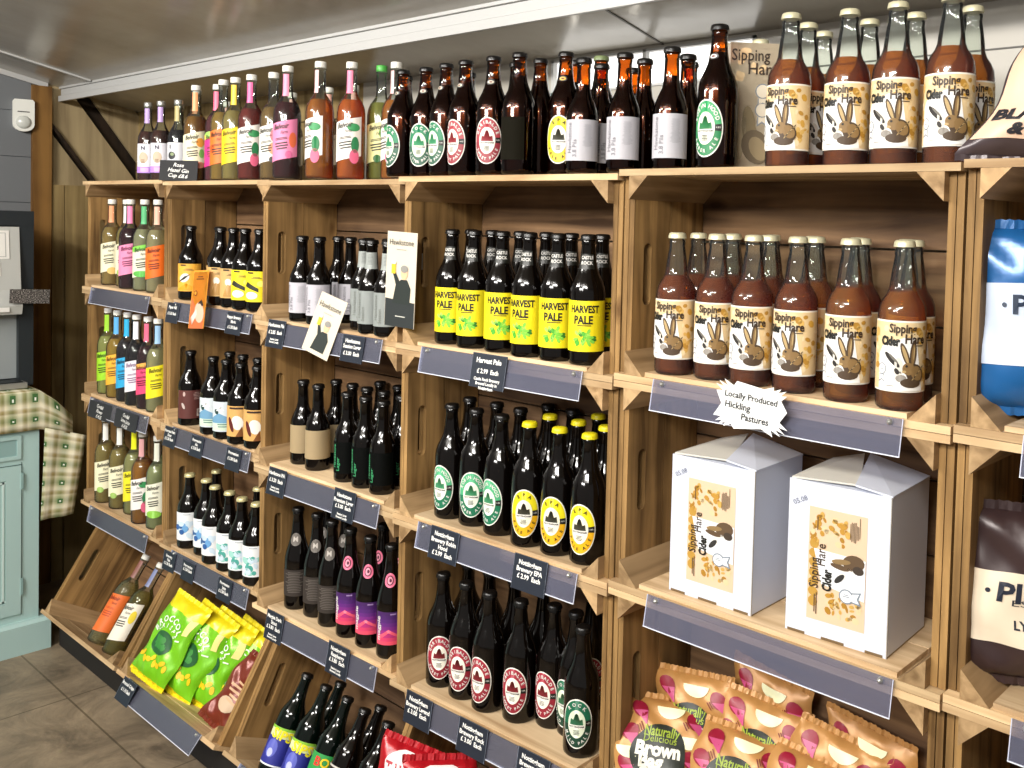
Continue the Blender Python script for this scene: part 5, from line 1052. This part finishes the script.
b = MB(); b.box((-.04, -.50, .0), (.045, .070, .022), SILV); b.box((-.035, -.49, .022), (.035, .060, .026), DK2); link('drip_tray', b.mesh('drip_tray'), mc)
b = MB(); b.box((-.03, -.20, .255), (.012, -.12, .30), DK2); link('spout', b.mesh('spout'), mc)
b = MB()
m_ = bpy.data.materials.new('mottled_dark_card'); m_.use_nodes = True; nb = m_.node_tree.nodes['Principled BSDF']; nz = m_.node_tree.nodes.new('ShaderNodeTexNoise'); nz.inputs['Scale'].default_value = 26; cr = m_.node_tree.nodes.new('ShaderNodeValToRGB'); cr.color_ramp.elements[0].position = .5; cr.color_ramp.elements[1].position = .62; cr.color_ramp.elements[0].color = lin('#2c2826'); cr.color_ramp.elements[1].color = lin('#a8a29c')
m_.node_tree.links.new(nz.outputs[0], cr.inputs[0]); m_.node_tree.links.new(cr.outputs[0], nb.inputs['Base Color'])
b.box((0, -.040, -.024), (.003, .085, .024), m_); o = link('mottled_sign', b.mesh('mottled_sign'), None, (-.085, -.155, 1.205), (math.radians(-3), 0, .1)); tag(o, 'small mottled black card fixed to the drinks machine side', 'sign')
# motion sensor and round fitting on the grey wall
b = MB(); pts = []
hw, hh = .036, .062
for i in range(9): a = PI+PI*i/8; pts.append((hw*math.cos(a), -hh+.028+.028*math.sin(a)))
pts += [(hw, hh-.008), (hw-.006, hh), (-hw+.006, hh), (-hw, hh-.008)]
b.outline(pts, [], 0, .032, P('#dcdcd4', .4), lambda u, v, w: Vector((w, u, v)))
r = bpy.data.objects.new('motion_sensor', None); COL.objects.link(r); r.location = (XL+.001, .018, 1.862); r.rotation_euler = (0, 0, -.25); tag(r, 'white motion sensor fixed on the grey plank wall', 'sensor')
link('housing', b.mesh('housing'), r)
b = MB(); b.lathe([(.026, 0), (.024, .006), (.016, .011), (.004, .013)], 20, P('#c9cbc4', .2), Matrix.Translation((.031, 0, -.026)) @ Matrix.Rotation(PI/2, 4, 'Y')); link('lens', b.mesh('lens'), r)
b = MB(); b.box((.0315, -.020, .012), (.033, .020, .016), P('#3c3a36', .5)); link('slot', b.mesh('slot'), r)
b = MB(); b.lathe([(.045, 0), (.045, .018), (.038, .024), (.030, .020), (.004, .020)], 24, P('#c4c4bc', .4), Matrix.Rotation(PI/2, 4, 'Y')); o = link('round_wall_fitting', b.mesh('round_wall_fitting'), None, (XL+.001, -.195, 1.925)); tag(o, 'round pale fitting on grey wall at the left picture edge', 'wall fitting')

# two added glowing spots standing in for reflection glints behind the top bottles
for x, z, t in ((1.885, 1.812, 'small round lit lamp on back wall, left one of two'), (2.085, 1.806, 'small round lit lamp on back wall, right one of two')):
    b = MB(); b.lathe([(.016, 0), (.016, .008), (.012, .012)], 16, SILV, Matrix.Rotation(PI/2, 4, 'X')); r = bpy.data.objects.new('wall_lamp', None); COL.objects.link(r); r.location = (x, .4475, z); link('lamp_base', b.mesh('lamp_base'), r)
    e2 = bpy.data.materials.get('lit_bulb') or bpy.data.materials.new('lit_bulb'); e2.use_nodes = True; q = e2.node_tree.nodes['Principled BSDF']; q.inputs['Emission Color'].default_value = (1, .93, .8, 1); q.inputs['Emission Strength'].default_value = 14
    b = MB(); b.lathe([(.010, 0), (.009, .005), (.004, .009), (.001, .010)], 16, e2, Matrix.Translation((0, -.012, 0)) @ Matrix.Rotation(PI/2, 4, 'X')); link('bulb', b.mesh('bulb'), r)
    tag(r, t, 'lamp', 'wall lamps behind the bottles')
